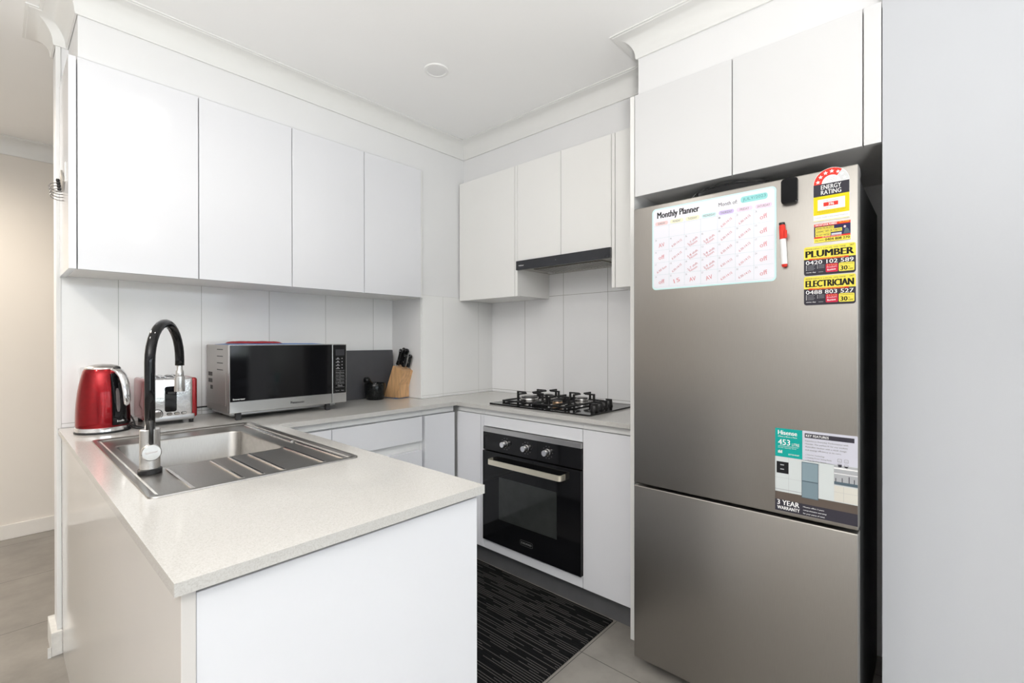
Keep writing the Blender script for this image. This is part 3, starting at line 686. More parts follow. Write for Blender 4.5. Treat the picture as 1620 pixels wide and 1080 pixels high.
# ------------------------------------------------------------------ boards, mortar, knife block
def tilt(g, pivot, ang, axis='X'): return g.xf(Matrix.Translation(pivot) @ Matrix.Rotation(ang, 4, axis) @ Matrix.Translation(-Vector(pivot)))
g = G().prism(rrect(-1.055, WT+.001, -.622, WT+.288, .006), 'y', -.056, -.050); tilt(g, (0, -.05, WT), R(-3.5))
tag(g.obj('chopping_board', M_board), 'charcoal grey chopping board leaning on the tiles behind the mortar', 'chopping board')
g = G().box(-.95, -.611, -.022, -.0085, WT+.001, WT+.265, .004)
tag(g.obj('chopping_board', M_wood2), 'brown wooden board, only its edge showing behind the grey board', 'chopping board')
mcx, mcy = -.800, -.125
G_ = G().lathe([(0, .001), (.048, .001), (.052, .006), (.053, .018), (.056, .026), (.060, .055), (.061, .092), (.058, .097), (.052, .095), (.047, .060), (.03, .035), (0, .03)], (mcx, mcy, WT), 40)
tag(G_.obj('mortar', M_gran, smooth=50), 'polished black stone mortar in front of the grey board', 'mortar')
g = G(); pa, pb = Vector((mcx+.020, mcy, WT+.056)), Vector((mcx-.072, mcy-.008, WT+.128))
pts = [pa.lerp(pb, k/10) for k in range(11)]
g.tube(pts, [.004, .014, .017, .015, .013, .0125, .013, .016, .0195, .019, .008], 16)
tag(g.obj('pestle', M_gran, smooth=60), 'black pestle leaning out of the mortar', 'pestle')
# knife block built in its own frame: d lean direction, w width direction
d_ = Vector((.19, -.98, 0)); w_ = Vector((.98, .19, 0)); O = Vector((-.716, -.086, WT+.0045))
def KB(a, b, c): return O + d_*a + w_*b + Vector((0, 0, c))
kb = thing('knife_block', 'pale wooden knife block with slanted body beside the corner column', 'knife block', O)
def kprism(pts, b0, b1):
    g = G(); A = [g.b.verts.new(KB(a, b0, c)) for a, c in pts]; B = [g.b.verts.new(KB(a, b1, c)) for a, c in pts]; n = len(pts)
    g.b.faces.new(A); g.b.faces.new(B[::-1])
    for i in range(n): g.b.faces.new((A[i], B[i], B[(i+1) % n], A[(i+1) % n]))
    bmesh.ops.bevel(g.b, geom=list(g.b.edges), offset=.0015, segments=2, affect='EDGES'); return g
ax_ = Vector((.075, .188)).normalized()      # slab axis (lean, up)
nr = Vector((ax_.y, -ax_.x))                 # across the slab, forward and down
L_, T_ = .206, .087
pA = (0, 0); pB = (ax_.x*L_, ax_.y*L_); pC = (pB[0]+nr.x*T_, pB[1]+nr.y*T_); fx = T_/ax_.y
pD = (fx, 0)
kprism([pA, pD, pC, pB], 0, .094).obj('slanted_body', M_wood, kb)
zf = .082; xf_ = fx + zf*ax_.x/ax_.y
kprism([(fx+.002, 0), (xf_-.001, 0), (xf_-.001, zf-.003)], .004, .086).obj('support_foot', M_wood, kb)
def knife(b, s_, ln, label, r_=.0118):
    base = Vector((pB[0]+nr.x*s_, pB[1]+nr.y*s_))
    t = thing('kitchen_knife', label, 'knife', KB(base.x, b, base.y), 'knives in the block')
    def K(q, lat, off): v = base + ax_*q + nr*off; return KB(v.x, b+lat, v.y)
    g = G(); g.tube([K(.0012, 0, 0), K(.012, 0, 0)], [.0060, .0066], 12); g.obj('bolster', M_chrome, t, smooth=40)
    n = 12; g = G(); rings = []
    for i in range(n+1):
        u = i/n; q = .0125 + ln*u; wd = r_*(1 + .12*math.cos(u*2*math.pi) + (.25 if .82 < u < .98 else 0)); th = .0088 if u < .97 else .005
        if u == 1: wd *= .7
        rings.append([g.b.verts.new(K(q, math.cos(a_)*th, math.sin(a_)*wd - .006*u*u)) for a_ in [2*math.pi*k/12 for k in range(12)]])
    for A, B in zip(rings, rings[1:]):
        for k in range(12): g.b.faces.new((A[k], A[(k+1) % 12], B[(k+1) % 12], B[k])).smooth = True
    g.b.faces.new(rings[0]); g.b.faces.new(rings[-1]); h = g.obj('handle', M_gblack, t)
    for q in (.03, ln-.012):
        g = G(); g.lathe([(0, .0001), (.0025, .0001), (.0025, .0006), (0, .0008)], K(.0125+q, -.0088, -.006*(q/ln)**2), 10, axis=-w_); g.obj('rivet', M_chrome, h)
knife(.018, .018, .098, 'black-handled kitchen knife at the upper left of the block')
knife(.045, .014, .104, 'black-handled kitchen knife in the middle of the back row')
knife(.071, .016, .098, 'black-handled kitchen knife at the right of the back row')
knife(.035, .048, .078, 'shorter black-handled knife in front, left one of the lower pair', .0105)
knife(.066, .058, .078, 'short black-handled knife at the lower right of the block', .0105)

# ------------------------------------------------------------------ range hood
t = thing('range_hood', 'slim built-in range hood with black glass front over the cooktop', 'range hood', (-.16, -1.11, 1.63))
G().box(-.298, -.0075, -1.4105, -.8075, 1.634, 1.678).obj('hood_body', mat('hood_grey', (.50, .49, .45), .4, .5, noise=.03), t)
f_ = G().box(-.318, -.2985, -1.4115, -.8065, 1.626, 1.677, .001).obj('front_glass', mat('hood_black', (.012, .013, .018), .18, noise=.05), t)
g = G(); g.box(-.255, -.085, -1.33, -.885, 1.6285, 1.6335); flt = g.obj('grease_filter', M_filter, t)
g = G()
for k in range(22): g.box(-.252, -.088, -1.325+.0202*k, -1.325+.0202*k+.008, 1.6265, 1.6284)
g.obj('filter_slats', M_steel, flt)
for yy in (-.86, -1.36): G().lathe([(0, -.003), (.02, -.003), (.022, 0)], (-.06, yy, 1.6338), 20).obj('hood_lamp', M_lens, t)
a = Art((-.3181, -.8065, 1.626), (0, -1, 0), (0, 0, 1), (-1, 0, 0)); a.t = 0
a.text('Robinhood', .022, .020, .056, .027, F_white, .015, L=1); a.obj('maker_mark', f_)
G().box(-.3184, -.3181, -1.087, -1.085, 1.652, 1.655).obj('indicator_light', F_grey, f_)

# ------------------------------------------------------------------ oven
oy0, oy1 = -.769, -1.3955; xo = -.532
t = thing('built_in_oven', 'black glass built-in oven with satin bar handle and three knobs', 'oven', (-.3, -1.08, .17))
G().box(-.505, -.06, -1.374, -.794, .18, .765).obj('oven_body', M_kick, t)
G().box(xo-.010, -.5055, oy1, oy0, .742, .768, .001).obj('steel_trim', M_steel, t)
cp = G().box(xo-.010, -.5055, oy1, oy0, .648, .7415, .001).obj('control_panel', M_gblack, t)
dr = G().box(xo-.014, -.5055, oy1, oy0, .168, .643, .0015).obj('door', M_gblack, t)
G().box(xo-.0155, xo-.0142, -1.262, -.890, .300, .520, .0005).obj('door_window', M_winglass, dr)
# bar handle, bowed flat strip with rounded returns
hy0, hy1, hz = -.842, -1.312, .600
pts = []
for k in range(7): a_ = math.pi/2*k/6; pts.append((xo-.014-.042+.022*(1-math.sin(a_)) if k else xo-.034, hy0-.022*(1-math.cos(a_))))
outer = [(xo-.0142, hy0), (xo-.040, hy0)] + [(xo-.040-.016*math.sin(math.pi/2*k/6), hy0-.016*(1-math.cos(math.pi/2*k/6))) for k in range(1, 7)]
outer += [(p_[0], hy0+hy1-p_[1]) for p_ in reversed(outer)]
th = .006; inner = [(xo-.0142, hy0-th), (xo-.040, hy0-th)] + [(xo-.040-(.016-th)*math.sin(math.pi/2*k/6), hy0-th-(.016-th)*(1-math.cos(math.pi/2*k/6))) for k in range(1, 7)]
inner += [(p_[0], hy0+hy1-p_[1]) for p_ in reversed(inner)]
G().prism(outer + inner[::-1], 'z', hz-.013, hz+.013).obj('handle', M_alu, dr, smooth=40)
for yy in (-.934, -1.074, -1.206):
    k_ = G().lathe([(.0175, 0), (.0175, .004), (.0155, .005), (.0150, .028), (.0135, .031), (0, .031)], (xo-.0102, yy, .697), 30, axis=(-1, 0, 0)).obj('knob', M_chrome, cp, smooth=40)
    a = Art((xo-.0102, yy, .697), (0, -1, 0), (0, 0, 1), (-1, 0, 0)); a.t = 0
    for q in range(10):
        an = 2*math.pi*q/10; a.rect(.029*math.cos(an)-.0012, .029*math.sin(an)-.0012, .029*math.cos(an)+.0012, .029*math.sin(an)+.0012, F_pt, 1)
    a.obj('dial_marks', k_)
a = Art((xo-.0141, -1.035, .212), (0, -1, 0), (0, 0, 1), (-1, 0, 0)); a.t = 0
F_bd = flat('badge_grey', (.10, .10, .10)); a.poly(rrect(0, 0, .082, .026, .008), F_bd, 1); a.poly(rrect(.0015, .0015, .0805, .0245, .0068), M_gblack, 2); a.text('EUROMAID', .008, .008, .074, .018, flat('badge_print', (.22, .22, .22)), .01, L=3); a.obj('badge', dr)

# ------------------------------------------------------------------ cooktop
t = thing('gas_cooktop', 'black glass gas cooktop with four burners and side knobs', 'cooktop', (-.27, -1.09, WT))
cx0, cx1, cy0, cy1 = -.497, -.040, -1.412, -.768
gl = G().prism(rrect(cx0, cy0, cx1, cy1, .008), 'z', WT+.0006, WT+.0076, bev=.0015).obj('glass_plate', M_gblack, t)
zt = WT+.0078
BUR = [(-.305, -.895, .050), (-.150, -.905, .032), (-.335, -1.110, .026), (-.150, -1.140, .034)]
for i, (x, y, r_) in enumerate(BUR):
    b_ = thing('burner', '', 'burner', (x, y, zt)); b_.parent = t; b_.location = Vector((x, y, zt)) - Vector(t.location)
    for k in ('label', 'category'): del b_[k]
    G().lathe([(r_+.016, 0), (r_+.012, .004), (r_+.004, .005), (r_, .004)], (x, y, zt), 32).obj('drip_ring', M_steel, b_, smooth=50)
    G().lathe([(r_*.95, .003), (r_, .006), (r_, .018), (r_*.97, .020), (r_*.6, .020)], (x, y, zt), 36).obj('burner_ring', M_copper if i == 2 else M_steel, b_, smooth=50)
    if i == 0:
        G().lathe([(r_*.92, .0205), (r_*.9, .026), (r_*.62, .026), (r_*.6, .0205)], (x, y, zt), 36).obj('outer_cap', M_black, b_, smooth=50)
    G().lathe([(r_*.55 if i == 0 else r_*.88, .0205), (r_*.5 if i == 0 else r_*.85, .025), (0, .0262)], (x, y, zt), 28).obj('burner_cap', M_black, b_, smooth=50)
def trivet(xa, xb, ya, yb, burs):
    tr = G(); h = .012
    for a0, a1, c0, c1 in ((xa, xb, ya, ya+.009), (xa, xb, yb-.009, yb), (xa, xa+.009, ya+.009, yb-.009), (xb-.009, xb, ya+.009, yb-.009)): tr.box(a0, a1, c0, c1, zt+.004, zt+h, .0015)
    for (x, y) in ((xa+.006, ya+.006), (xb-.006, ya+.006), (xa+.006, yb-.006), (xb-.006, yb-.006)): tr.box(x-.005, x+.005, y-.005, y+.005, zt+.0003, zt+.004)
    for (x, y, r_) in burs:
        for dx, dy in ((1, 0), (-1, 0), (0, 1), (0, -1)):
            lim = (xb-x) if dx > 0 else (x-xa) if dx < 0 else (yb-y) if dy > 0 else (y-ya)
            q1 = min(lim-.0045, r_+.050); q0 = max(.016, r_*.55)
            wv = .0042
            def bx(qa, qb, z0, z1):
                xs = sorted((x+dx*qa-abs(dy)*wv, x+dx*qb+abs(dy)*wv)) if dx >= 0 else sorted((x-qa, x-qb))
                if dx: tr.box(x+dx*qa, x+dx*qb, y-wv, y+wv, z0, z1, .001)
                else: tr.box(x-wv, x+wv, y+dy*qa, y+dy*qb, z0, z1, .001)
            bx(q1-.011, q1, zt+.006, zt+.051); bx(q0, q1-.011, zt+.043, zt+.051)
            if lim-.0045 > q1: bx(q1, lim-.004, zt+.006, zt+.013)
    return tr.obj('pan_support', mat('cast_iron', (.010, .010, .011), .5, noise=.15), t)
trivet(-.425, -.062, -.998, -.800, BUR[:2]); trivet(-.425, -.062, -1.225, -1.010, BUR[2:])
for k, (x, y) in enumerate(((-.385, -1.365), (-.315, -1.350), (-.245, -1.335), (-.175, -1.320))):
    kn = G().lathe([(.0205, 0), (.0205, .006), (.0185, .008), (.0175, .026), (.016, .028), (0, .028)], (x, y, zt), 28).obj('knob', M_black, t, smooth=40)
    G().box(x-.003, x+.003, y-.018, y+.018, zt+.0281, zt+.036, .001).obj('grip', M_black, kn)

# ------------------------------------------------------------------ fridge
fy0, fy1 = -1.7365, -2.4150; fx = -.703
t = thing('fridge_freezer', 'tall stainless steel fridge with freezer drawer below, covered in magnets', 'fridge', (-.38, -2.08, 0))
G().box(-.628, -.070, fy1+.006, fy0-.006, .022, 1.700, .004).obj('cabinet_body', M_fside, t)
for nm, z0, z1 in (('upper_door', .699, 1.716), ('freezer_door', .050, .690)):
    d = G().box(fx, -.655, fy1, fy0, z0, z1, .004, 3).obj(nm, M_fsteel, t, smooth=40)
    G().box(-.6548, -.6285, fy1+.006, fy0-.006, z0+.004, z1-.008, .002).obj('door_edge', M_fside, d)
G().box(-.64, -.60, fy1+.004, fy1+.07, 1.7005, 1.722, .004).obj('hinge_cover', M_mg if False else M_kick, t)
for x_, y_ in ((-.58, fy1+.06), (-.58, fy0-.06), (-.12, fy1+.06), (-.12, fy0-.06)): G().lathe([(0, .0005), (.022, .0005), (.02, .0215), (0, .0215)], (x_, y_, 0), 16).obj('foot', M_rubber, t)
# pan lid lying on the fridge
lx, ly, lz = -.470, -2.03, 1.7005
t = thing('pan_lid', 'dark domed pan lid with steel rim lying on top of the fridge', 'lid', (lx, ly, lz))
G().lathe([(.150, .001), (.153, .003), (.153, .058), (.150, .062), (.146, .060), (.146, .003), (.150, .001)], (lx, ly, lz), 48).obj('rim', M_gblack, t, smooth=40)
G().lathe([(.1525, .0625), (.1545, .065), (.150, .067), (.147, .065)], (lx, ly, lz), 48).obj('rim_edge', M_chrome, t, smooth=40)
G().lathe([(.146, .062), (.12, .074), (.08, .084), (.03, .090), (0, .091)], (lx, ly, lz), 48).obj('dome', M_gblack, t, smooth=50)
G().lathe([(.010, .0905), (.009, .093), (.018, .098), (.018, .106), (.010, .110), (0, .111)], (lx, ly, lz), 24).obj('knob', M_black, t, smooth=50)

# ------------------------------------------------------------------ things stuck on the fridge door
FX = fx-.0004
def fart(y, z): return Art((FX, y, z), (0, -1, 0), (0, 0, 1), (-1, 0, 0))
# monthly planner
a = fart(-1.811, 1.409); PW, PH = .402, .291
a.slab(rrect(0, 0, PW, PH, .014), .0012, F_aqua)
a.poly(rrect(.005, .005, PW-.005, PH-.005, .011), flat('planner_white', (.80, .80, .86)), 1)
a.text('Monthly Planner', .020, .248, .168, .277, F_black, .02)
a.text('Month of:', .232, .258, .290, .270, F_black)
a.poly(rrect(.300, .256, .378, .276, .008), F_tq, 2); a.text('JULY/2023', .306, .2595, .373, .2715, flat('pen_teal', (.12, .35, .36)), rot=.03, L=3)
cw_ = (PW-.016)/7; days = ['SUNDAY', 'MONDAY', 'TUESDAY', 'WEDNESDAY', 'THURSDAY', 'FRIDAY', 'SATURDAY']
dcol = [F_pink, F_cream, F_cream, F_aqua, F_pur, F_peach, F_peach]
gt = .228; rh = (gt-.010)/5
for i in range(7):
    u0 = .008+cw_*i
    a.poly(rrect(u0+.004, .230, u0+cw_-.004, .243, .006), dcol[i], 2); wd = len(days[i])*.0045
    a.text(days[i], u0+cw_/2-wd/2, .2325, u0+cw_/2+wd/2, .2400, F_mg, .01, L=3)
    if i: a.line(u0, .010, u0, gt, .0007, F_line, 2)
for j in range(6): a.line(.008, .010+rh*j, PW-.008, .010+rh*j, .0007, F_line, 2)
rnd = random.Random(4); day = 0
hand = {0: ['', 'AV', 'off', '6:30 Sun', 'off'], 1: ['', '6:30-14:15', '6:30-14:15', '6:30-14:15', '15'], 2: ['', '2-7 shift', '3-8 shift', '2-7 shift', 'AV'], 3: ['', '3-8 shift', '3-8 shift', '2-9 shift', 'AV'],
        4: ['6:30-14:15']*5, 5: ['6:30-14:15']*5, 6: ['off']*5}
for i in range(7):
    for j in range(5):
        s_ = hand[i][j]; u0 = .008+cw_*i; v0 = gt-rh*(j+1)
        n = 7*(j-1)+i+3 if i < 4 else 7*j+i-4+1
        if not (i < 4 and j == 0): a.text(str(max(1, n)), u0+.003, v0+rh-.010, u0+.009, v0+rh-.004, F_grey, L=3)
        if not s_: continue
        big = len(s_) <= 3; rw = .022 if big else .040; r_h = .014 if big else .0075
        a.text(s_, u0+cw_/2-rw/2, v0+rh*.42-r_h/2, u0+cw_/2+rw/2, v0+rh*.42+r_h/2, F_pen, .004, rot=R(32 if not big else 12)+rnd.uniform(-.08, .08), L=3)
        if i in (2, 3) and 'shift' in s_:
            a.text('Noon', u0+cw_*.55-.014, v0+rh*.22-.004, u0+cw_*.55+.014, v0+rh*.22+.004, F_pen, .004, rot=.5, L=3)
tag(a.obj('monthly_planner'), 'large magnetic white wipe-clean monthly planner on the fridge door', 'planner')
# eraser magnet
g = G(); pr_ = rrect(-2.2715, 1.636, -2.2280, 1.711, .008)
g.prism(pr_, 'x', FX, FX-.014, bev=.003)
tag(g.obj('whiteboard_eraser', mat('eraser_black', (.005, .005, .006), .12, noise=.1, spec=.12)), 'small glossy black magnetic block above the red marker', 'eraser')
# marker
t = thing('whiteboard_marker', 'white and red whiteboard marker hanging vertically on the fridge', 'marker', (FX-.009, -2.237, 1.445))
def up_cyl(nm, prof, m, par=t):
    return G().lathe(prof, (FX-.0092, -2.237, 1.447), 20, axis=Vector((0, -.045, 1)).normalized() if False else (0, .055, 1)).obj(nm, m, par, smooth=40)
up_cyl('barrel', [(.0082, .009), (.0082, .085)], flat('marker_white', (.85, .85, .85)))
up_cyl('end_plug', [(0, 0), (.006, .001), (.007, .004), (.0082, .0089)], F_red)
cap = up_cyl('cap', [(.0082, .0851), (.0090, .086), (.0086, .122), (.0070, .128), (0, .128)], F_red)
G().box(FX-.021, FX-.0180, -2.2455, -2.2385, 1.533, 1.556, .001).obj('cap_clip', F_red, cap)
up_cyl('felt_eraser', [(0, .1281), (.0082, .1282), (.0082, .1345), (0, .135)], M_black)
# energy rating label
a = fart(-2.309, 1.571); EW = .0865; RR = EW/2; hb = .106
arc = [(RR + RR*math.cos(math.pi*k/24), hb + RR*math.sin(math.pi*k/24)) for k in range(25)]
a.slab([(0, 0), (EW, 0)] + arc, .0006, F_white)
def ringp(r0, r1, a0, a1, m, L):
    n = 14
    for k in range(n):
        t0, t1 = a0+(a1-a0)*k/n, a0+(a1-a0)*(k+1)/n
        a.poly([(RR+r0*math.cos(t0), hb+r0*math.sin(t0)), (RR+r1*math.cos(t0), hb+r1*math.sin(t0)), (RR+r1*math.cos(t1), hb+r1*math.sin(t1)), (RR+r0*math.cos(t1), hb+r0*math.sin(t1))], m, L)
ringp(.0225, RR-.001, R(52), R(180), F_red, 1); ringp(.0225, RR-.001, R(3), R(52), flat('star_grey', (.66, .67, .68)), 1)
for an in (168, 141, 114, 87): a.star(RR+.0325*math.cos(R(an)), hb+.0325*math.sin(R(an)), .0062, F_white, 2)
for an in (60, 38, 15): a.star(RR+.0325*math.cos(R(an)), hb+.0325*math.sin(R(an)), .0055, F_white, 2)
a.text('The more', RR-.009, hb+.0135, RR+.009, hb+.0165, F_mg); a.text('stars the more', RR-.014, hb+.0085, RR+.014, hb+.0115, F_mg); a.text('energy efficient', RR-.016, hb+.0035, RR+.016, hb+.0065, F_mg)
a.rect(.0005, .071, EW-.0005, hb, F_dk, 1); a.text('ENERGY', .019, .090, .067, .1025, F_white, .01); a.text('RATING', .019, .075, .067, .0875, F_white, .01)
a.rect(.0005, .018, EW-.0005, .071, F_yel, 1); a.rect(.011, .031, .076, .062, flat('box_white', (.80, .84, .86)), 2)
a.text('Energy consumption', .025, .0545, .061, .0580, F_mg, L=3); a.rect(.025, .041, .060, .052, F_red, 3); a.text('396', .037, .0425, .050, .0505, F_white, .02, L=4); a.text('kWh per year', .031, .0345, .054, .0375, F_mg, L=3)
a.text('When tested in accordance with standard', .008, .0265, .078, .0285, F_brn, L=2); a.text('Actual use depends on how you use it', .014, .0225, .072, .0245, F_brn, L=2)
a.text('Compare models at www.energyrating.gov.au', .004, .008, .0825, .0125, F_mg, L=2)
a.rect(.001, .001, EW-.001, .0025, F_lyel, 1)
tag(a.obj('energy_label'), 'round-topped energy rating label with red star arc, top of the fridge', 'sticker')
# small plumbing magnet
a = fart(-2.311, 1.5095); w_2, h_2 = .0865, .054
a.slab([(0, 0), (w_2, 0), (w_2, h_2), (0, h_2)], .0008, F_navy)
a.rect(0, .0465, w_2, h_2, F_red, 1); a.text('SAVE HOT LOCAL PLUMBING', .003, .0478, .055, .0530, F_white, .015, L=2); a.text('CALL PLUMBER', .060, .0495, .084, .0530, F_yel, .01, L=2)
a.rect(.003, .0365, .048, .0445, F_lyel, 1); a.rect(.003, .0265, .067, .0360, F_lyel, 1); a.rect(.003, .0170, .040, .0260, F_lyel, 1)
a.text('DRAIN PROBLEMS?', .005, .0380, .046, .0430, F_brn, .015, L=2); a.text('LEAKING TAPS OR TOILETS?', .005, .0285, .065, .0340, F_brn, .015, L=2); a.text('NO HOT WATER?', .005, .0190, .038, .0240, F_brn, .015, L=2)
a.poly([(.070, .018), (.086, .018), (.082, .030), (.078, .034), (.074, .032)], F_sl, 1); a.poly([(.0735+.003*math.cos(q), .0375+.0035*math.sin(q)) for q in [k*.785 for k in range(8)]], F_pink, 1)
a.rect(.042, .0175, .066, .0230, F_lg, 1); a.rect(0, .0125, w_2, .0168, F_red, 1); a.text('ON TIME OR WE PAY YOU $99', .020, .0132, .066, .0160, F_white, L=2)
a.rect(0, 0, w_2, .0122, F_lyel, 1); a.text('CALL NOW!', .002, .0045, .024, .0080, F_black, .01, L=2); a.text('0404 808 270', .027, .0035, .0845, .0105, F_black, .03, L=2)
a.text('saveplumbing.com.au', .025, .0008, .066, .0026, F_brn, L=2)
tag(a.obj('fridge_magnet'), 'small yellow and navy plumbing magnet just under the energy label', 'magnet')
def trade(z, big, num, label):
    a = fart(-2.2855, z); w_3, h_3 = .124, .0835
    base = rrect(0, 0, w_3, h_3, .007)
    a.slab(base, .0009, F_dk)
    a.poly([(0, .047)] + [(w_3, .047)] + [p_ for p_ in rrect(0, .03, w_3, h_3, .006) if p_[1] > .047], F_lyel, 1)
    a.text('EMERGENCY LOCAL ON TIME', .005, .0745, .101, .0785, F_brn, L=2); a.text('24/7', .110, .0750, .120, .0800, F_black, L=2)
    a.text(big, .005, .0525, .119, .0715, F_black, (.045 if big == 'PLUMBER' else .040), L=2)
    a.rect(.012, .0445, .108, .0485, F_red, 2); a.text('LICENSED PLUMBERS AND ELECTRICIANS', .022, .0452, .098, .0477, F_lyel, L=3)
    a.text(num, .005, .0315, .119, .0430, F_white, .014, L=2)
    for k in range(4): a.rect(.005, .0275-.004*k, .008, .0288-.004*k, F_white, 2); a.rect(.010, .0277-.004*k, .028-.003*(k % 2), .0285-.004*k, F_grey, 2)
    for k in range(3): a.rect(.033, .0275-.004*k, .035, .0288-.004*k, F_white, 2); a.rect(.037, .0277-.004*k, .051, .0285-.004*k, F_grey, 2)
    a.text('same day', .006, .0065, .030, .0105, F_white, .02, L=2); a.rect(.036, .0080, .048, .0090, F_grey, 2)
    a.poly(rrect(.054, .0060, .083, .0300, .003), F_dred, 2)
    for k in range(5): a.star(.0585+.005*k, .0262, .0017, F_lyel, 3)
    a.text('Product', .057, .0185, .080, .0235, F_pink, .01, rot=.08, L=3); a.text('Review', .058, .0105, .078, .0160, F_white, .02, rot=.08, L=3)
    a.poly(rrect(.085, .0060, .121, .0300, .003), F_lyel, 2); a.text('CALL NOW MENTION THIS', .088, .0245, .118, .0275, F_brn, L=3)
    a.text('30', .089, .0085, .105, .0210, F_black, .03, L=3); a.text('%', .107, .0155, .111, .0195, F_black, L=3); a.text('OFF', .107, .0090, .118, .0130, F_black, .02, L=3)
    return tag(a.obj('fridge_magnet'), label, 'magnet')
trade(1.4165, 'PLUMBER', '0420 102 589', 'yellow and black magnet reading PLUMBER, third from top')
trade(1.3300, 'ELECTRICIAN', '0488 803 527', 'yellow and black magnet reading ELECTRICIAN, lowest of the column')
# feature sticker
a = fart(-2.2095, .7110); SW, SH = .2045, .250
a.slab(rrect(0, 0, SW, SH, .003), .0005, F_lg)
a.rect(0, SH-.086, .072, SH, F_teal, 1)
a.text('Hisense', .008, SH-.019, .058, SH-.006, F_white, .02); a.text('370mm x 90mm x 70mm', .008, SH-.0265, .058, SH-.0225, F_white)
a.text('453', .008, SH-.050, .040, SH-.033, F_white, .01); a.text('LITRE', .045, SH-.050, .064, SH-.042, F_white); a.rect(.008, SH-.054, .062, SH-.0532, F_white, 2); a.text('Gross capacity litres', .008, SH-.060, .056, SH-.0565, F_white)
for k in range(4): a.rect(.008+.003*k, SH-.075, .010+.003*k, SH-.068+.002*(k % 2), F_white, 2)
a.text('BOTTOM MOUNT', .036, SH-.0785, .064, SH-.0745, F_white, .01)
a.rect(.078, SH-.020, .197, SH-.007, F_dk, 1); a.text('KEY FEATURES', .081, SH-.0170, .137, SH-.0100, F_white, .02)
for k, s_ in enumerate(('Experience Everyday Performance with', 'Hisense. The perfect fit for any modern', 'Australian kitchen with a sleek design', 'and energy efficiency at its core.')):
    a.text(s_, .079, SH-.0320-.0088*k, .189-(.006, .008, .010, .022)[k], SH-.0265-.0088*k, F_mg, .012)
for k, s_ in enumerate(('Inverter Technology', 'Holiday Power Saving Mode', 'Multi Air-Flow System', 'Flexible Space')):
    a.rect(.0805, SH-.0710-.0082*k, .082, SH-.0695-.0082*k, F_mg, 1); a.text(s_, .085, SH-.0722-.0082*k, (.127, .144, .131, .115)[k], SH-.0675-.0082*k, F_mg, .01)
for i in range(2):
    for j in range(2):
        a.poly(rrect(.158+.0155*i, SH-.0790-.014*j, .168+.0155*i, SH-.0690-.014*j, .002), F_mg, 1); a.poly(rrect(.159+.0155*i, SH-.0780-.014*j, .167+.0155*i, SH-.0700-.014*j, .0015), F_lg, 2); a.rect(.1605+.0155*i, SH-.0755-.014*j, .1655+.0155*i, SH-.0745-.014*j, F_mg, 3)
pb = .034; pt_ = SH-.087
a.rect(0, pb, SW, pt_, F_pc, 1); a.rect(.072, pt_, .150, SH-.098+.010, F_pc, 1)
a.rect(0, pb, SW, pb+.024, F_brn, 2)
a.rect(.004, pb+.080, .036, pb+.115, F_black, 2); a.rect(.014, pb+.104, .024, pb+.107, F_grey, 3); a.rect(.014, pb+.091, .024, pb+.094, F_grey, 3)
for xx in (.002, .036, .070, .113, .150): a.rect(xx, pb+.024, xx+.0005, pt_, F_grey, 2)
a.rect(0, pb+.066, .070, pb+.0665, F_grey, 2); a.rect(0, pb+.030, .070, pb+.032, F_grey, 2)
a.rect(.070, pb+.018, .112, pb+.130-.006, F_sl, 3); a.rect(.0715, pb+.020, .1105, pb+.066, flat('pic_fridge', (.20, .27, .31)), 4); a.rect(.0715, pb+.069, .1105, pb+.122, flat('pic_fridge_up', (.24, .32, .36)), 4)
a.rect(.150, pb+.072, SW, pb+.1285, F_grey, 2); a.rect(.150, pb+.118, SW, pb+.122, F_white, 3); a.rect(.150, pb+.074, SW, pb+.082, F_sl, 3); a.rect(.150, pb+.104, SW, pb+.106, F_white, 3)
for xx, hh in ((.153, .010), (.168, .012), (.184, .018), (.196, .012)): a.rect(xx, pb+.082, xx+.0018, pb+.082+hh, F_dk, 4)
a.rect(.160, pb+.126, .168, pb+.131, F_dk, 4)
a.rect(.150, pb+.026, SW, pb+.070, F_cream if False else flat('pic_cream', (.66, .64, .58)), 3); a.rect(.172, pb+.026, .1725, pb+.070, F_grey, 4); a.rect(.150, pb+.052, SW, pb+.0525, F_grey, 4)
a.rect(0, 0, SW, pb, F_dk, 2); a.text('3 YEAR', .006, .0185, .064, .0335, F_white, .02, L=3); a.text('WARRANTY', .006, .0050, .065, .0150, F_white, .02, L=3)
for k, s_ in enumerate(('Hisense offers 3 years', 'comprehensive warranty', 'for your peace of mind.')): a.text(s_, .074, .0225-.0095*k, (.126, .132, .128)[k], .0275-.0095*k, F_white, .01, L=3)
tag(a.obj('feature_sticker'), 'large product feature sticker low on the upper fridge door', 'sticker')

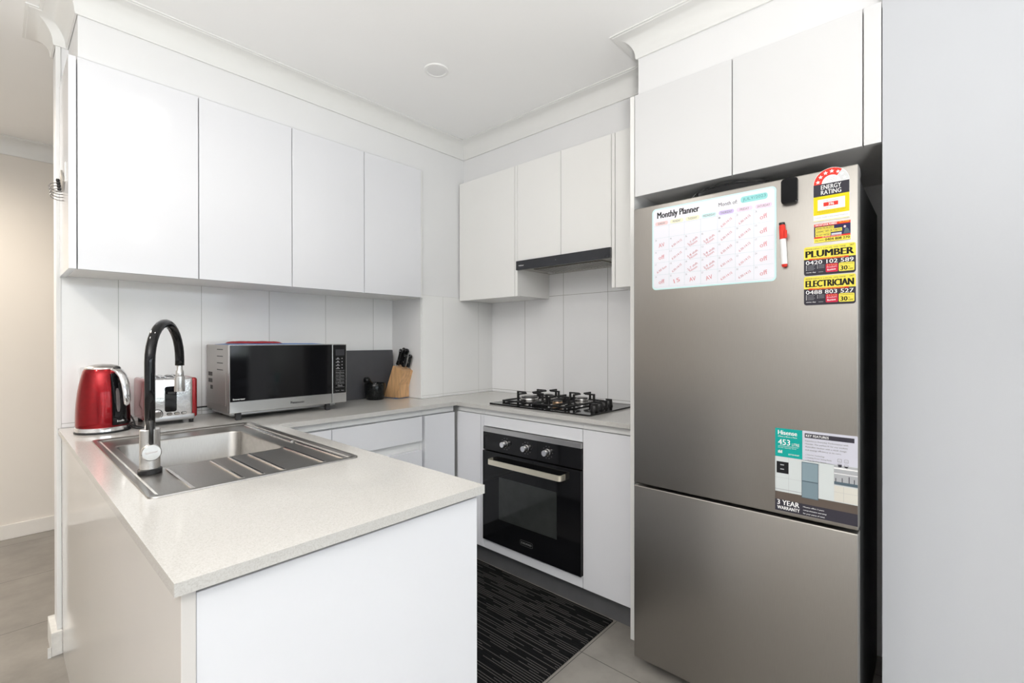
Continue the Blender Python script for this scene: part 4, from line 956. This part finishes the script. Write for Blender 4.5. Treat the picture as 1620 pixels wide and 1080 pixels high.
# ------------------------------------------------------------------ downlights
dlp = thing('downlight', 'unlit recessed ceiling downlight with white ring, in the middle of the ceiling', 'ceiling light', (-.93, -.86, CE))
G().lathe([(.058, -.0005), (.058, -.003), (.055, -.0065), (.044, -.007), (.041, -.004)], (-.93, -.86, CE), 40).obj('trim_ring', M_white, dlp, smooth=40)
G().lathe([(.0408, -.0035), (.03, -.004), (0, -.0042)], (-.93, -.86, CE), 40).obj('lens', M_lens, dlp)
def lit_downlight(x, y, label, power, col=(1, .96, .9), soft=.04):
    t = thing('downlight', label, 'ceiling light', (x, y, CE))
    G().lathe([(.058, -.0005), (.058, -.003), (.055, -.0065), (.044, -.007), (.041, -.004)], (x, y, CE), 32).obj('trim_ring', M_white, t, smooth=40)
    G().lathe([(.0408, -.0035), (0, -.0042)], (x, y, CE), 32).obj('lens', mat('lit_lens', (1, .95, .88), .4, noise=0, emit=14), t)
    l = bpy.data.lights.new('downlight_lamp', 'SPOT'); l.energy = power; l.spot_size = R(172); l.spot_blend = 0.6; l.shadow_soft_size = soft; l.color = col
    o = bpy.data.objects.new('downlight_lamp', l); COL.objects.link(o); o.location = (x, y, CE-.02); return t
lit_downlight(-1.74, -1.30, 'lit ceiling downlight above the sink peninsula', 9, (1, .97, .93))
lit_downlight(-3.0, .85, 'added unseen downlight warming the far room', 130, (1, .90, .78), .08)  # extra lamp out of view, added to warm and brighten the far wall
lit_downlight(-2.95, -.85, 'lit ceiling downlight beyond the open end of the kitchen', 36, (1, .95, .88), .08)
lit_downlight(-1.2, -4.6, 'lit ceiling downlight in the living room', 20)

# ------------------------------------------------------------------ small fittings
t = thing('power_outlet', 'white wall power outlet half hidden behind the red kettle', 'power outlet', (-2.05, -.007, 1.06))
G().prism(rrect(-2.075, 1.050, -1.960, 1.122, .004), 'y', -.0065, -.015, bev=.0015).obj('face_plate', M_white, t)
for xx in (-2.055, -1.990): G().box(xx, xx+.012, -.0185, -.0152, 1.096, 1.110, .001).obj('switch', M_white, t)
def cord(pts, par, n=6, r_=.0032):
    P_ = [Vector(p_) for p_ in pts]; out = []
    for i in range(len(P_)-1):
        p0, p1, p2, p3 = P_[max(i-1, 0)], P_[i], P_[i+1], P_[min(i+2, len(P_)-1)]
        for k in range(n):
            u = k/n; out.append(.5*((2*p1)+(p2-p0)*u+(2*p0-5*p1+4*p2-p3)*u*u+(3*p1-p0-3*p2+p3)*u**3))
    out.append(P_[-1])
    return G().tube(out, r_, 8).obj('power_cord', M_rubber, par)
zc = WT+.0040
cord([(-1.945, -.165, WT+.008), (-1.930, -.205, zc), (-1.925, -.15, zc+.02), (-1.935, -.10, WT+.055), (-1.925, -.06, WT+.075), (-1.96, -.022, WT+.12), (-1.985, -.0185, WT+.19)], T_kettle)
cord([(-1.70, -.020, WT+.030), (-1.68, -.016, WT+.034), (-1.655, -.018, WT+.035), (-1.625, -.016, WT+.034), (-1.58, -.016, WT+.02)], T_micro)
cord([(-1.9155, -.075, zc), (-1.930, -.110, zc), (-1.922, -.200, zc), (-1.912, -.268, zc), (-1.93, -.255, zc), (-1.938, -.215, zc)], T_toast)
# hook rack on the cabinet side
hx = -2.1315
t = thing('hook_rack', 'small metal hook rail stuck on the end panel of wall cabinets', 'hooks', (hx, -.20, 1.78))
ang = R(33)
def HR(s_, off, out): # along rail, across, outward (-x)
    dy, dz = -math.cos(ang)*0-math.sin(ang), math.cos(ang)
    return Vector((hx-out, -.215 + (-math.sin(ang))*(-s_)*-1*0 + s_*-.55 + off*.8, 1.800 + s_*-.9*0.9 + off*.35))
A_ = Vector((hx, -.130, 1.832)); B_ = Vector((hx, -.200, 1.775)); dr_ = (B_-A_).normalized(); cr_ = Vector((0, dr_.z, -dr_.y)).normalized()*-1
def rail_box(g, a0, a1, c0, c1, o0, o1):
    vs = []
    for o_ in (o0, o1):
        for (s_, c_) in ((a0, c0), (a1, c0), (a1, c1), (a0, c1)): vs.append(g.b.verts.new(A_ + dr_*s_ + cr_*c_ + Vector((-o_, 0, 0))))
    for f in ((0,1,2,3),(7,6,5,4),(0,4,5,1),(1,5,6,2),(2,6,7,3),(3,7,4,0)): g.b.faces.new([vs[i] for i in f])
    return g
rail_box(G(), -.005, .085, -.040, .002, .0005, .006).obj('back_plate', mat('rack_grey', (.45, .43, .40), .4, .6, noise=.03), t)
for k in range(4):
    s_ = .004+.024*k; P0 = A_ + dr_*s_
    g = G(); pts = []
    for q in range(11):
        th_ = math.pi*1.15*q/10
        pts.append(P0 + cr_*.010 + Vector((-.006-.030*math.sin(th_)*.9-.006*q/10, 0, -.016+.016*math.cos(th_))) )
    pts = [P0 + Vector((-.004, 0, 0))] + pts
    hk = g.tube(pts, .0015, 8).obj('hook', mat('dull_hook_steel', (.22, .21, .20), .35, .9, noise=.05), t)
    G().lathe([(0, .012), (.006, .010), (.0065, .002), (0, .0)], P0 + Vector((-.0062, 0, 0)), 12, axis=(-1, 0, 0)).obj('hook_block', M_black, hk)
tag(G().box(hx-.002, hx+.0003, -.262, -.240, 1.80, 1.87, .0008).obj('adhesive_hook', M_white), 'white adhesive strip beside the hook rail on the end panel', 'hook')
# floor mat
g = G().box(-1.15, -.492, -1.527, -.44, .0005, .0065)
tag(g.obj('floor_mat', M_mat), 'black ribbed kitchen mat on the floor in front of the oven', 'mat')

# ------------------------------------------------------------------ living room behind the camera
t = thing('sofa', 'dark blue fabric sofa in the living room behind the camera', 'sofa', (.6, -6.2, 0))
M_sofa = mat('navy_fabric', (.02, .025, .045), .9, noise=.3, nscale=80)
G().box(-.9, 2.1, -6.5, -5.6, .06, .42, .05, 3).obj('base', M_sofa, t, smooth=40)
G().box(-.9, 2.1, -6.75, -6.45, .06, .98, .07, 3).obj('backrest', M_sofa, t, smooth=40)
for x_ in (-.88, .62): G().box(x_, x_+1.46, -6.44, -5.62, .425, .60, .06, 3).obj('seat_cushion', M_sofa, t, smooth=40)
for x_ in (-1.12, 2.11): G().box(x_, x_+.22, -6.75, -5.6, .06, .66, .06, 3).obj('armrest', M_sofa, t, smooth=40)
g = G()
rnd = random.Random(2)
for k in range(160):
    c = Vector((rnd.uniform(-5, 3.5), rnd.uniform(-10.2, -9.6), rnd.uniform(0, 2.0))); r_ = rnd.uniform(.18, .36)
    bmesh.ops.create_icosphere(g.b, subdivisions=1, radius=r_, matrix=Matrix.Translation(c))
o = g.obj('garden_hedge', mat('hedge_leaves', (.12, .22, .05), .8, noise=.7, nscale=14, bump=.5))
tag(o, 'green leafy hedge outside the living room window', 'hedge')
